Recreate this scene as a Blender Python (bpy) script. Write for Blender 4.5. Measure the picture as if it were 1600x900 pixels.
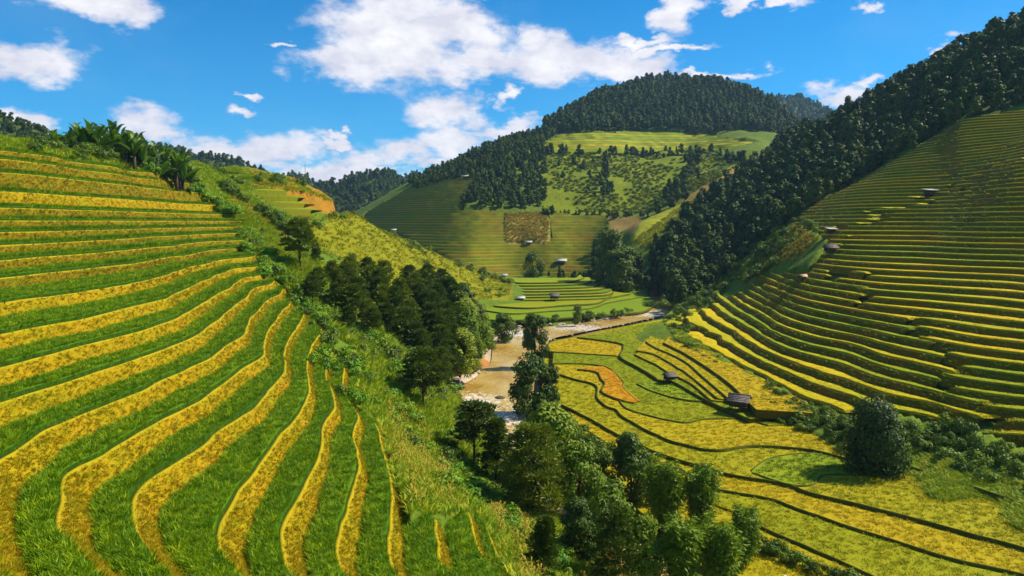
import bpy, math, random
import numpy as np
from mathutils import Vector
from mathutils.geometry import delaunay_2d_cdt

# ------------------------------------------------------------------ camera, light, sky, exposure
F = 1150.0                       # focal length in photo pixels (1600 wide)
HORIZON = 346.0
PITCH = math.atan((450.0 - HORIZON) / F)
SC = bpy.context.scene
COL = SC.collection
for o in list(bpy.data.objects): bpy.data.objects.remove(o)
camd = bpy.data.cameras.new('camera'); cam = bpy.data.objects.new('camera', camd); COL.objects.link(cam)
camd.sensor_width = 36.0; camd.lens = F / 1600.0 * 36.0
camd.clip_start = 0.3; camd.clip_end = 9000.0
cam.location = (0, 0, 0); cam.rotation_euler = (math.radians(90) - PITCH, 0, 0)
SC.camera = cam
SC.view_settings.view_transform = 'Standard'
try: SC.view_settings.look = 'None'
except Exception: pass
SC.view_settings.gamma = 1.0; SC.view_settings.use_curve_mapping = False
SC.view_settings.exposure = 0.55
SUN_AZ, SUN_EL = math.radians(77.0), math.radians(47.0)     # azimuth clockwise from +y (ahead)
sund = bpy.data.lights.new('sun', 'SUN'); sun = bpy.data.objects.new('sun', sund); COL.objects.link(sun)
sund.energy = 5.0; sund.angle = math.radians(0.5); sund.color = (1.0, 0.92, 0.74)
sdir = Vector((math.sin(SUN_AZ) * math.cos(SUN_EL), math.cos(SUN_AZ) * math.cos(SUN_EL), math.sin(SUN_EL)))
sun.rotation_euler = sdir.to_track_quat('Z', 'Y').to_euler()
SC.cycles.max_bounces = 6; SC.cycles.diffuse_bounces = 2; SC.cycles.glossy_bounces = 2
SC.cycles.transmission_bounces = 2; SC.cycles.volume_bounces = 0; SC.cycles.transparent_max_bounces = 4

def ray(px, py):
    """direction through a photo pixel, scaled so that its forward (y) part is 1"""
    u = (np.asarray(px, float) - 800.0) / F; v = (450.0 - np.asarray(py, float)) / F
    dy = math.cos(PITCH) + v * math.sin(PITCH); dz = -math.sin(PITCH) + v * math.cos(PITCH)
    return u / dy, dz / dy
def proj(x, y, z):
    x = np.asarray(x, float); y = np.asarray(y, float); z = np.asarray(z, float)
    f = y * math.cos(PITCH) - z * math.sin(PITCH); up = y * math.sin(PITCH) + z * math.cos(PITCH)
    f = np.maximum(f, 1e-3)
    return 800.0 + F * x / f, 450.0 - F * up / f
def at(px, py, drop):
    """point on the level plane `drop` metres under the camera"""
    a, q = ray(px, py); d = -drop / q
    return a * d, d, np.full_like(np.asarray(d, float), -drop)

# world: clear sky with scattered white cumulus
W = bpy.data.worlds.new('World'); SC.world = W; W.use_nodes = True
nt = W.node_tree; nt.nodes.clear()
def N(tree, typ, **kw):
    n = tree.nodes.new(typ)
    for k, v in kw.items(): setattr(n, k, v)
    return n
def math_(tree, op, a, b=None, c=None, clamp=False):
    n = N(tree, 'ShaderNodeMath', operation=op, use_clamp=clamp)
    for i, v in enumerate((a, b, c)):
        if v is None: continue
        if isinstance(v, (int, float)): n.inputs[i].default_value = v
        else: tree.links.new(v, n.inputs[i])
    return n.outputs[0]
def mixc(tree, fac, a, b, typ='MIX'):
    n = N(tree, 'ShaderNodeMix', data_type='RGBA', blend_type=typ)
    n.clamp_factor = True
    for sock, v in ((n.inputs[0], fac), (n.inputs[6], a), (n.inputs[7], b)):
        if isinstance(v, (int, float)): sock.default_value = v
        elif isinstance(v, (tuple, list)): sock.default_value = tuple(v) + ((1.0,) if len(v) == 3 else ())
        else: tree.links.new(v, sock)
    return n.outputs[2]
def noise(tree, vec, scale, detail=4.0, rough=0.55, out=0):
    n = N(tree, 'ShaderNodeTexNoise')
    n.inputs['Scale'].default_value = scale; n.inputs['Detail'].default_value = detail
    n.inputs['Roughness'].default_value = rough
    if vec is not None: tree.links.new(vec, n.inputs['Vector'])
    return n.outputs[out]
def maprange(tree, v, a, b, c=0.0, d=1.0, smooth=False):
    n = N(tree, 'ShaderNodeMapRange')
    if smooth: n.interpolation_type = 'SMOOTHSTEP'
    tree.links.new(v, n.inputs[0])
    for i, x in enumerate((a, b, c, d)): n.inputs[i + 1].default_value = x
    return n.outputs[0]

def build_world():
    sky = N(nt, 'ShaderNodeTexSky'); sky.sky_type = 'NISHITA'; sky.sun_disc = False
    sky.sun_elevation = SUN_EL; sky.sun_rotation = SUN_AZ
    sky.altitude = 1200; sky.air_density = 1.0; sky.dust_density = 0.35; sky.ozone_density = 2.2
    tint = mixc(nt, 1.0, sky.outputs[0], (0.012, 1.02, 1.62), 'MULTIPLY')
    tc = N(nt, 'ShaderNodeTexCoord'); sep = N(nt, 'ShaderNodeSeparateXYZ')
    nt.links.new(tc.outputs['Generated'], sep.inputs[0])
    az = math_(nt, 'ARCTAN2', sep.outputs[0], sep.outputs[1])
    el = math_(nt, 'ARCSINE', sep.outputs[2])
    cmb = N(nt, 'ShaderNodeCombineXYZ'); nt.links.new(az, cmb.inputs[0]); nt.links.new(el, cmb.inputs[1])
    ae = cmb.outputs[0]
    # warp so that outlines are ragged
    stretch = N(nt, 'ShaderNodeVectorMath', operation='MULTIPLY'); nt.links.new(ae, stretch.inputs[0]); stretch.inputs[1].default_value = (1.0, 1.75, 1.0)
    def warp(v, sc, amp, det):
        n_ = N(nt, 'ShaderNodeTexNoise'); n_.inputs['Scale'].default_value = sc; n_.inputs['Detail'].default_value = det; n_.inputs['Roughness'].default_value = 0.6
        nt.links.new(stretch.outputs[0], n_.inputs['Vector'])
        a_ = N(nt, 'ShaderNodeVectorMath', operation='MULTIPLY_ADD'); nt.links.new(n_.outputs['Color'], a_.inputs[0]); a_.inputs[1].default_value = (amp * 1.6, amp, 0); nt.links.new(v, a_.inputs[2])
        b_ = N(nt, 'ShaderNodeVectorMath', operation='SUBTRACT'); nt.links.new(a_.outputs[0], b_.inputs[0]); b_.inputs[1].default_value = (amp * 0.8, amp * 0.5, 0)
        return b_.outputs[0]
    ae = warp(ae, 14.0, 0.075, 5.0)
    nz = noise(nt, stretch.outputs[0], 9.0, 9.0, 0.62)
    nz2 = noise(nt, stretch.outputs[0], 34.0, 6.0, 0.6)
    blobs = [(620,62,150,66),(545,100,100,36),(700,36,110,50),(740,98,140,36),(880,96,160,34),(850,72,70,26),(975,108,100,22),(640,15,110,40),
             (1062,20,40,34),(1140,18,32,9),(1130,113,80,9),(1060,74,110,10),(1000,60,50,10),(1200,5,60,12),(1355,8,22,12),
             (40,95,92,40),(150,2,110,32),(15,182,70,24),(235,205,75,40),(320,238,110,34),(425,236,85,34),(480,266,110,22),
             (575,245,65,24),(640,232,75,30),(705,218,85,34),(705,172,66,34),(790,156,22,20),(790,200,80,20),(560,268,120,18),
             (1308,148,60,24),(1350,134,28,14),(376,165,34,10),(432,70,20,7),(392,140,26,6),(700,250,110,16),(1480,66,30,12),(530,220,26,8)]
    dens = None
    for (px, py, rx, ry) in blobs:
        a, q = ray(px, py); caz = math.atan2(float(a), 1.0); cel = math.atan2(float(q), math.hypot(1.0, float(a)))
        k = math.cos(caz)
        s = N(nt, 'ShaderNodeVectorMath', operation='SUBTRACT'); nt.links.new(ae, s.inputs[0]); s.inputs[1].default_value = (caz, cel, 0)
        m = N(nt, 'ShaderNodeVectorMath', operation='MULTIPLY'); nt.links.new(s.outputs[0], m.inputs[0])
        m.inputs[1].default_value = (F / rx / k / k, F / ry / k, 0)
        l = N(nt, 'ShaderNodeVectorMath', operation='LENGTH'); nt.links.new(m.outputs[0], l.inputs[0])
        d = math_(nt, 'SUBTRACT', 1.0, l.outputs['Value'])
        dens = d if dens is None else math_(nt, 'SMOOTH_MAX', dens, d, 0.12)
    # the same scattered clouds all round the sky
    gen = noise(nt, stretch.outputs[0], 2.6, 3.0, 0.5)
    gen = math_(nt, 'MULTIPLY', math_(nt, 'SUBTRACT', gen, 0.56), 6.0)
    absaz = math_(nt, 'ABSOLUTE', az)
    outside = math_(nt, 'MAXIMUM', maprange(nt, absaz, 0.66, 0.86), maprange(nt, el, 0.34, 0.5))
    gen = math_(nt, 'SUBTRACT', math_(nt, 'MULTIPLY', math_(nt, 'ADD', gen, 2.0), outside), 2.0)
    dens = math_(nt, 'MAXIMUM', dens, gen)
    edge = math_(nt, 'ADD', math_(nt, 'MULTIPLY', math_(nt, 'SUBTRACT', nz, 0.5), 2.3),
                 math_(nt, 'MULTIPLY', math_(nt, 'SUBTRACT', nz2, 0.5), 0.55))
    dd = math_(nt, 'ADD', dens, edge)
    cover = maprange(nt, dd, -0.08, 0.62, 0, 1, True)
    # faint thin veil
    veil = maprange(nt, noise(nt, stretch.outputs[0], 4.0, 6.0, 0.6), 0.48, 0.8, 0.0, 0.22)
    low = maprange(nt, el, 0.03, 0.34, 1.0, 0.0)
    veil = math_(nt, 'ADD', math_(nt, 'MULTIPLY', veil, 0.8), math_(nt, 'MULTIPLY', low, 0.22), None, True)
    tint = mixc(nt, veil, tint, (3.6, 6.4, 9.4))
    sh = maprange(nt, noise(nt, stretch.outputs[0], 16.0, 6.0, 0.6), 0.38, 0.62)
    thick = maprange(nt, dd, 0.1, 1.0)
    sh = math_(nt, 'MULTIPLY', sh, maprange(nt, dd, 0.2, 1.3, 0.55, 1.0))
    ccol = mixc(nt, sh, (8.2, 8.2, 9.4), (12.0, 11.8, 12.0))
    col = mixc(nt, cover, tint, ccol)
    bg = N(nt, 'ShaderNodeBackground'); bg.inputs[1].default_value = 0.063
    nt.links.new(col, bg.inputs[0])
    out = N(nt, 'ShaderNodeOutputWorld'); nt.links.new(bg.outputs[0], out.inputs[0])
W.cycles.sampling_method = 'MANUAL'; W.cycles.sample_map_resolution = 512
build_world()

# ------------------------------------------------------------------ helpers
rng = np.random.default_rng(7)
random.seed(7)

def hash2(ix, iy, seed):
    n = (ix.astype(np.int64) * 374761393 + iy.astype(np.int64) * 668265263 + seed * 974634777) & 0xffffffff
    n = ((n ^ (n >> 13)) * 1274126177) & 0xffffffff
    n = n ^ (n >> 16)
    return (n & 0xffffff) / float(0xffffff)
def vnoise(x, y, seed=0):
    x = np.asarray(x, float); y = np.asarray(y, float)
    ix = np.floor(x); iy = np.floor(y); fx = x - ix; fy = y - iy
    fx = fx * fx * (3 - 2 * fx); fy = fy * fy * (3 - 2 * fy)
    a = hash2(ix, iy, seed); b = hash2(ix + 1, iy, seed); c = hash2(ix, iy + 1, seed); d = hash2(ix + 1, iy + 1, seed)
    return (a + (b - a) * fx) * (1 - fy) + (c + (d - c) * fx) * fy
def fbm(x, y, seed=0, oct=4):
    s = 0.0; a = 0.5; t = 0.0
    for i in range(oct):
        s = s + a * vnoise(np.asarray(x) * 2 ** i, np.asarray(y) * 2 ** i, seed + i * 17); t += a; a *= 0.5
    return s / t - 0.5
def inpoly(px, py, poly):
    px = np.asarray(px, float); py = np.asarray(py, float); r = np.zeros(px.shape, bool)
    n = len(poly); j = n - 1
    for i in range(n):
        xi, yi = poly[i]; xj, yj = poly[j]
        if yi != yj:
            c = ((yi > py) != (yj > py)) & (px < (xj - xi) * (py - yi) / (yj - yi) + xi)
            r ^= c
        j = i
    return r
def catmull(pts, per=6, closed=False):
    P = np.array(pts, float); n = len(P); out = []
    rngi = range(n) if closed else range(n - 1)
    for i in rngi:
        p0, p1, p2, p3 = (P[(i - 1) % n], P[i], P[(i + 1) % n], P[(i + 2) % n]) if closed else \
            (P[max(i - 1, 0)], P[i], P[i + 1], P[min(i + 2, n - 1)])
        for t in np.linspace(0, 1, per, endpoint=False):
            out.append(0.5 * ((2 * p1) + (-p0 + p2) * t + (2 * p0 - 5 * p1 + 4 * p2 - p3) * t * t + (-p0 + 3 * p1 - 3 * p2 + p3) * t ** 3))
    if not closed: out.append(P[-1])
    return np.array(out)

def mesh_from(name, V, Fc, mat=None, smooth=False):
    """V (n,3); Fc: list of index arrays, each (m,3) or (m,4), or python list of loops"""
    me = bpy.data.meshes.new(name)
    V = np.asarray(V, np.float32)
    if isinstance(Fc, np.ndarray): Fc = [Fc]
    if len(Fc) and isinstance(Fc[0], np.ndarray) and Fc[0].ndim == 2:
        Fc = [f for f in Fc if len(f)]
        loops = np.concatenate([f.ravel() for f in Fc]).astype(np.int32) if Fc else np.zeros(0, np.int32)
        sizes = np.concatenate([np.full(len(f), f.shape[1]) for f in Fc]).astype(np.int32) if Fc else np.zeros(0, np.int32)
    else:
        loops = np.array([i for f in Fc for i in f], np.int32); sizes = np.array([len(f) for f in Fc], np.int32)
    me.vertices.add(len(V)); me.vertices.foreach_set('co', V.ravel())
    me.loops.add(len(loops)); me.loops.foreach_set('vertex_index', loops)
    me.polygons.add(len(sizes))
    starts = np.concatenate([[0], np.cumsum(sizes)[:-1]]).astype(np.int32) if len(sizes) else np.zeros(0, np.int32)
    me.polygons.foreach_set('loop_start', starts)
    try: me.polygons.foreach_set('loop_total', sizes)
    except Exception: pass
    me.update(calc_edges=True); me.validate()
    if smooth: me.polygons.foreach_set('use_smooth', np.ones(len(me.polygons), bool))
    if mat is not None: me.materials.append(mat)
    return me
def tag(o, label=None, cat=None, group=None, kind=None):
    if label: o['label'] = label
    if cat: o['category'] = cat
    if group: o['group'] = group
    if kind: o['kind'] = kind
    return o
def obj(name, me, parent=None, col=None):
    o = bpy.data.objects.new(name, me); (col or COL).objects.link(o)
    if parent is not None: o.parent = parent
    return o
def empty(name, loc=(0, 0, 0), rz=0.0, scale=1.0):
    o = bpy.data.objects.new(name, None); COL.objects.link(o); o.empty_display_size = 0.3
    o.location = loc; o.rotation_euler = (0, 0, rz); o.scale = (scale,) * 3 if isinstance(scale, (int, float)) else scale
    return o
class MB:
    """collects pieces of geometry for one mesh"""
    def __init__(s): s.V = []; s.F = []; s.n = 0
    def add(s, V, Fs):
        V = np.asarray(V, float); s.V.append(V)
        if isinstance(Fs, np.ndarray): Fs = Fs.tolist()
        s.F += [[i + s.n for i in f] for f in Fs]; s.n += len(V); return s
    def box(s, c, size, rot=None):
        c = np.array(c, float); h = np.array(size, float) / 2
        V = np.array([[x, y, z] for x in (-1, 1) for y in (-1, 1) for z in (-1, 1)]) * h
        if rot is not None:
            from mathutils import Euler
            M = np.array(Euler(rot).to_matrix()); V = V @ M.T
        return s.add(V + c, [[0, 1, 3, 2], [4, 6, 7, 5], [0, 4, 5, 1], [2, 3, 7, 6], [0, 2, 6, 4], [1, 5, 7, 3]])
    def tube(s, pts, radii, n=6, cap=True):
        pts = np.array(pts, float); V = []; m = len(pts)
        for i in range(m):
            d = pts[min(i + 1, m - 1)] - pts[max(i - 1, 0)]; d /= (np.linalg.norm(d) + 1e-9)
            a = np.cross(d, [0.31, 0.87, 0.38]); a /= (np.linalg.norm(a) + 1e-9); b = np.cross(d, a)
            for k in range(n):
                t = 2 * math.pi * k / n
                V.append(pts[i] + radii[i] * (math.cos(t) * a + math.sin(t) * b))
        Fs = [[i * n + k, i * n + (k + 1) % n, (i + 1) * n + (k + 1) % n, (i + 1) * n + k] for i in range(m - 1) for k in range(n)]
        if cap: Fs += [list(range(n))[::-1], [(m - 1) * n + k for k in range(n)]]
        return s.add(V, Fs)
    def mesh(s, name, mat=None, smooth=False):
        return mesh_from(name, np.concatenate(s.V), s.F, mat, smooth)

# ------------------------------------------------------------------ materials
def new_mat(name):
    m = bpy.data.materials.new(name); m.use_nodes = True; t = m.node_tree; t.nodes.clear()
    return m, t
def finish(t, col, rough=0.8, bump=None, bstr=0.3, bdist=0.1, spec=0.2, transl=0.0, tcol=None):
    out = N(t, 'ShaderNodeOutputMaterial')
    p = N(t, 'ShaderNodeBsdfPrincipled'); p.inputs['Roughness'].default_value = rough
    p.inputs['Specular IOR Level'].default_value = spec
    if isinstance(col, tuple): p.inputs['Base Color'].default_value = col + (1,)
    else: t.links.new(col, p.inputs['Base Color'])
    if bump is not None:
        b = N(t, 'ShaderNodeBump'); b.inputs['Strength'].default_value = bstr; b.inputs['Distance'].default_value = bdist
        t.links.new(bump, b.inputs['Height']); t.links.new(b.outputs[0], p.inputs['Normal'])
    sh = p.outputs[0]
    if transl > 0:
        tr = N(t, 'ShaderNodeBsdfTranslucent')
        c2 = tcol if tcol is not None else col
        if isinstance(c2, tuple): tr.inputs[0].default_value = c2 + (1,)
        else: t.links.new(c2, tr.inputs[0])
        mx = N(t, 'ShaderNodeMixShader'); mx.inputs[0].default_value = transl
        t.links.new(sh, mx.inputs[1]); t.links.new(tr.outputs[0], mx.inputs[2]); sh = mx.outputs[0]
    t.links.new(sh, out.inputs[0])
def ramp(t, fac, stops):
    r = N(t, 'ShaderNodeValToRGB'); e = r.color_ramp.elements
    while len(e) < len(stops): e.new(0.5)
    for i, (p, c) in enumerate(stops): e[i].position = p; e[i].color = tuple(c) + (1,)
    t.links.new(fac, r.inputs[0]); return r.outputs[0]
def geo_pos(t):
    g = N(t, 'ShaderNodeNewGeometry'); return g.outputs['Position']
def obj_rand(t): return N(t, 'ShaderNodeObjectInfo').outputs['Random']

def m_leaf(name, a, b, c=None, transl=0.22, sp=0.25):
    """foliage: colour differs from plant to plant and from clump to clump"""
    m, t = new_mat(name)
    n1 = noise(t, geo_pos(t), 0.9, 3.0)
    r = obj_rand(t)
    f = math_(t, 'ADD', math_(t, 'MULTIPLY', r, 0.55), math_(t, 'MULTIPLY', n1, 0.6))
    f = maprange(t, f, 0.2, 0.85)
    col = ramp(t, f, [(0.0, a), (0.6, b), (1.0, c or b)])
    finish(t, col, 0.55, transl=transl, spec=sp); return m
def m_ground(name, stops, scale=0.15, fine=3.0, bump=0.5, bdist=0.3, rough=0.9):
    m, t = new_mat(name); p = geo_pos(t)
    n1 = noise(t, p, scale, 5.0, 0.6); n2 = noise(t, p, fine, 5.0, 0.65)
    f = math_(t, 'ADD', math_(t, 'MULTIPLY', n1, 0.6), math_(t, 'MULTIPLY', n2, 0.4))
    f = maprange(t, f, 0.3, 0.7)
    col = ramp(t, f, stops)
    finish(t, col, rough, n2, bump, bdist, 0.1); return m
def m_rice(name, a, b, c, patch=0.07, fine=4.0):
    m, t = new_mat(name); p = geo_pos(t)
    n1 = noise(t, p, patch, 4.0, 0.6); n2 = noise(t, p, fine, 3.0, 0.7); n3 = noise(t, p, 0.6, 4.0, 0.6)
    r = obj_rand(t)
    f = math_(t, 'ADD', math_(t, 'MULTIPLY', n1, 0.5), math_(t, 'MULTIPLY', n2, 0.25))
    f = math_(t, 'ADD', f, math_(t, 'MULTIPLY', n3, 0.25)); f = math_(t, 'ADD', f, math_(t, 'MULTIPLY', math_(t, 'SUBTRACT', r, 0.5), 0.42))
    col = ramp(t, maprange(t, f, 0.28, 0.72), [(0.0, a), (0.5, b), (1.0, c)])
    finish(t, col, 0.75, n2, 0.9, 0.25, 0.1); return m

M = {}
M['bark'] = m_ground('bark', [(0, (0.05, 0.035, 0.02)), (1, (0.14, 0.10, 0.06))], 1.0, 8.0)
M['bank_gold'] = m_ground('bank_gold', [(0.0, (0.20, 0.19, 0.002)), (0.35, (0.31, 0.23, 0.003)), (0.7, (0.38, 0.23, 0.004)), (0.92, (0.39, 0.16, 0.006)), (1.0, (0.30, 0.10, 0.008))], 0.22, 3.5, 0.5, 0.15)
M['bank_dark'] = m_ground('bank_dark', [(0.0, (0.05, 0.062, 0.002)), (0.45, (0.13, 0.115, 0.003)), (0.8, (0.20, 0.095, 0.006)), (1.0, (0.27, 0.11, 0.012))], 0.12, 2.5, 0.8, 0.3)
M['lip'] = m_ground('lip', [(0.0, (0.20, 0.20, 0.004)), (0.5, (0.34, 0.27, 0.006)), (1.0, (0.42, 0.28, 0.008))], 0.6, 5.0, 0.7, 0.1)
M['bank_olive'] = m_ground('bank_olive', [(0.0, (0.10, 0.11, 0.003)), (0.35, (0.18, 0.155, 0.004)), (0.7, (0.25, 0.165, 0.005)), (0.9, (0.30, 0.12, 0.006)), (1.0, (0.20, 0.07, 0.008))], 0.2, 3.0, 0.8, 0.25)
M['stalks'] = m_ground('stalks', [(0.0, (0.008, 0.025, 0.001)), (0.6, (0.03, 0.07, 0.001)), (1.0, (0.09, 0.15, 0.002))], 2.0, 9.0, 0.9, 0.1)  # dark stalk bases, with the shade between them put into the colour
M['bank_far'] = m_ground('bank_far', [(0.0, (0.075, 0.11, 0.004)), (0.5, (0.15, 0.15, 0.006)), (0.85, (0.20, 0.11, 0.012)), (1.0, (0.24, 0.10, 0.016))], 0.04, 0.6, 0.6, 0.4)
M['rice_left'] = m_rice('rice_left', (0.03, 0.09, 0.001), (0.055, 0.14, 0.001), (0.1, 0.19, 0.002))
M['rice_right'] = m_rice('rice_right', (0.2, 0.27, 0.001), (0.44, 0.38, 0.001), (0.62, 0.41, 0.002), 0.035)
M['rice_far'] = m_rice('rice_far', (0.13, 0.185, 0.002), (0.215, 0.245, 0.003), (0.32, 0.26, 0.004), 0.02, 1.0)
M['rice_bench'] = m_rice('rice_bench', (0.13, 0.19, 0.004), (0.20, 0.24, 0.005), (0.29, 0.27, 0.006), 0.02, 1.0)
M['field_gold'] = m_rice('field_gold', (0.29, 0.265, 0.001), (0.36, 0.29, 0.001), (0.41, 0.28, 0.002), 0.06, 3.0)
M['field_lime'] = m_rice('field_lime', (0.175, 0.22, 0.001), (0.255, 0.255, 0.001), (0.33, 0.275, 0.002), 0.05, 3.0)
M['field_green'] = m_rice('field_green', (0.12, 0.2, 0.002), (0.165, 0.235, 0.002), (0.23, 0.27, 0.003), 0.06, 3.0)
M['field_orange'] = m_rice('field_orange', (0.42, 0.25, 0.002), (0.46, 0.235, 0.002), (0.48, 0.2, 0.003), 0.08, 3.0)
M['grass'] = m_leaf('grass', (0.17, 0.3, 0.004), (0.3, 0.41, 0.006), (0.5, 0.48, 0.012))
M['rice_blade'] = m_leaf('rice_blade', (0.065, 0.165, 0.0005), (0.135, 0.255, 0.0005), (0.33, 0.42, 0.002), 0.25, 0.15)
M['dry_grass'] = m_leaf('dry_grass', (0.24, 0.22, 0.002), (0.35, 0.26, 0.003), (0.42, 0.25, 0.004), 0.2, 0.1)
M['old_grass'] = m_leaf('old_grass', (0.14, 0.15, 0.003), (0.22, 0.19, 0.004), (0.32, 0.21, 0.005), 0.2, 0.1)
M['gold_blade'] = m_leaf('gold_blade', (0.37, 0.335, 0.001), (0.46, 0.375, 0.001), (0.52, 0.365, 0.002), 0.2, 0.1)
M['orange_blade'] = m_leaf('orange_blade', (0.52, 0.32, 0.002), (0.58, 0.3, 0.002), (0.6, 0.26, 0.003), 0.2, 0.1)
M['green_blade'] = m_leaf('green_blade', (0.12, 0.21, 0.003), (0.17, 0.25, 0.003), (0.25, 0.29, 0.004), 0.2, 0.1)
M['lime_blade'] = m_leaf('lime_blade', (0.23, 0.28, 0.001), (0.33, 0.325, 0.001), (0.42, 0.35, 0.002), 0.2, 0.1)
M['scrub'] = m_leaf('scrub', (0.11, 0.16, 0.003), (0.17, 0.21, 0.004), (0.25, 0.26, 0.008), 0.15, 0.1)
M['right_blade'] = m_leaf('right_blade', (0.24, 0.32, 0.001), (0.48, 0.43, 0.001), (0.66, 0.46, 0.002), 0.2, 0.1)
M['maize'] = m_leaf('maize', (0.26, 0.3, 0.01), (0.38, 0.28, 0.028), (0.46, 0.28, 0.05), 0.2, 0.1)
M['corn_leaf'] = m_leaf('corn_leaf', (0.18, 0.25, 0.003), (0.29, 0.3, 0.004), (0.42, 0.34, 0.008), 0.2, 0.1)
M['shrub'] = m_leaf('shrub', (0.05, 0.1, 0.006), (0.11, 0.18, 0.008), (0.2, 0.27, 0.012))
M['bright_shrub'] = m_leaf('bright_shrub', (0.08, 0.2, 0.006), (0.14, 0.29, 0.008), (0.25, 0.38, 0.01))
M['pine'] = m_leaf('pine', (0.04, 0.078, 0.003), (0.08, 0.125, 0.004), (0.16, 0.2, 0.006))
M['leaf_dark'] = m_leaf('leaf_dark', (0.038, 0.08, 0.004), (0.075, 0.13, 0.005), (0.15, 0.2, 0.008))
M['leaf_deep'] = m_leaf('leaf_deep', (0.025, 0.055, 0.004), (0.05, 0.095, 0.005), (0.10, 0.15, 0.008))
M['leaf_mid'] = m_leaf('leaf_mid', (0.08, 0.145, 0.003), (0.155, 0.235, 0.004), (0.29, 0.33, 0.008))
M['bamboo_leaf'] = m_leaf('bamboo_leaf', (0.1, 0.175, 0.002), (0.17, 0.26, 0.003), (0.3, 0.36, 0.005))
M['banana_leaf'] = m_leaf('banana_leaf', (0.05, 0.11, 0.008), (0.1, 0.19, 0.01), (0.19, 0.28, 0.015), 0.3, 0.5)
M['far_leaf'] = m_leaf('far_leaf', (0.026, 0.06, 0.006), (0.05, 0.092, 0.007), (0.09, 0.128, 0.009), 0.1, 0.1)
M['wood'] = m_ground('wood', [(0, (0.06, 0.045, 0.03)), (1, (0.17, 0.13, 0.09))], 1.5, 9.0)
M['thatch'] = m_ground('thatch', [(0, (0.10, 0.085, 0.075)), (1, (0.24, 0.20, 0.18))], 1.2, 7.0)
M['sheet_white'] = m_ground('sheet_white', [(0, (0.42, 0.40, 0.37)), (1, (0.60, 0.58, 0.55))], 0.8, 4.0, 0.2, 0.05, 0.5)
M['tarp_orange'] = m_ground('tarp_orange', [(0, (0.55, 0.22, 0.10)), (1, (0.78, 0.55, 0.42))], 1.2, 4.0)
M['stone'] = m_ground('stone', [(0, (0.30, 0.24, 0.18)), (1, (0.56, 0.47, 0.37))], 0.7, 4.0)
M['dark_stone'] = m_ground('dark_stone', [(0, (0.07, 0.06, 0.05)), (1, (0.17, 0.14, 0.11))], 0.9, 4.0)
M['gravel'] = m_ground('gravel', [(0, (0.34, 0.25, 0.16)), (1, (0.60, 0.50, 0.38))], 0.5, 6.0, 0.9, 0.15)
M['mud'] = m_ground('mud', [(0, (0.30, 0.13, 0.04)), (1, (0.46, 0.24, 0.10))], 0.5, 5.0)
M['bund'] = m_ground('bund', [(0.0, (0.03, 0.05, 0.003)), (0.5, (0.08, 0.09, 0.005)), (1.0, (0.16, 0.13, 0.01))], 0.4, 3.0, 0.8, 0.2)
M['hat'] = m_ground('hat', [(0, (0.60, 0.50, 0.36)), (1, (0.76, 0.68, 0.54))], 2.0, 9.0)

# ------------------------------------------------------------------ the lie of the land
LEVEL = {k: -(k - 6) * 1.4 for k in range(6, 26)}
LEVEL.update({5: 1.7, 4: 4.1, 3: 7.2, 2: 9.5, 1: 11.2})
CP = []                                       # control points (u, ln y, z/y)
def cp_level(z, pts):
    for (px, py) in pts:
        a, q = ray(px, py); d = z / q; CP.append((float(a), math.log(float(d)), float(q)))
def cp_depth(pts):
    for (px, py, d) in pts:
        a, q = ray(px, py); CP.append((float(a), math.log(d), float(q)))
def cp_world(pts):
    for (x, y, z) in pts: CP.append((x / y, math.log(y), z / y))
# left hill: the terrace edges
for k, pts in {
    10: [(0,436),(62,429),(152,420),(270,402),(336,391),(403,387)],
    11: [(0,476),(95,462),(186,448),(270,429),(317,414),(403,400)],
    12: [(0,524),(59,512),(128,500),(211,480),(270,463),(316,441),(354,426),(408,416)],
    13: [(0,577),(91,553),(145,538),(219,519),(270,502),(311,480),(354,454),(387,434),(413,430)],
    14: [(0,635),(51,618),(145,585),(223,559),(270,542),(327,511),(365,480),(405,449),(424,445)],
    15: [(0,725),(35,707),(135,651),(186,628),(223,613),(270,592),(330,561),(379,525),(407,485),(439,460)],
    16: [(136,886),(101,840),(103,785),(105,753),(168,714),(260,654),(311,629),(379,580),(413,556),(417,529),(436,493),(457,468)],
    17: [(252,886),(224,826),(217,781),(245,750),(353,670),(409,629),(443,586),(445,559),(464,514),(481,482)],
    18: [(371,896),(350,851),(353,812),(395,746),(453,670),(472,637),(485,600),(481,570),(502,518)],
    19: [(456,899),(441,828),(488,735),(508,669),(521,640),(517,607),(521,552)],
    20: [(541,899),(543,813),(560,727),(557,678),(546,629),(554,554)],
    21: [(626,899),(615,848),(615,779),(603,712),(592,669)],
    22: [(702,899),(684,828),(660,770)],
    23: [(782,899),(739,813),(705,760)]}.items():
    cp_level(LEVEL[k], pts)
cp_depth([(0,407,78),(270,386,122),(0,385,83),(236,372,130),(378,365,172),(0,366,88),(0,347,93),(160,347,118),(365,350,182),
          (0,324,98),(118,328,118),(270,333,158),(368,337,186),(0,300,104),(127,307,125),(270,318,168),(331,323,188),
          (0,269,111),(125,279,133),(270,298,180),(314,303,190),(0,250,115),(108,262,135),(208,276,165),(298,288,188),
          (0,236,119),(80,240,132),(170,250,158),(240,262,178),(300,272,195)])
cp_world([(-98,105,9),(-98,150,14),(-115,160,16),(-125,120,15),(-80,70,4),(-70,45,-2),(-55,30,-4),(-40,20,-6),(-26,12,-7),(0,12,-11),(12,20,-15),(15,30,-20),(0,30,-16.5),(25,45,-28),(-95,190,13),(-120,220,12),(-170,200,20),(-150,160,19),(-140,260,12)])
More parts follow.
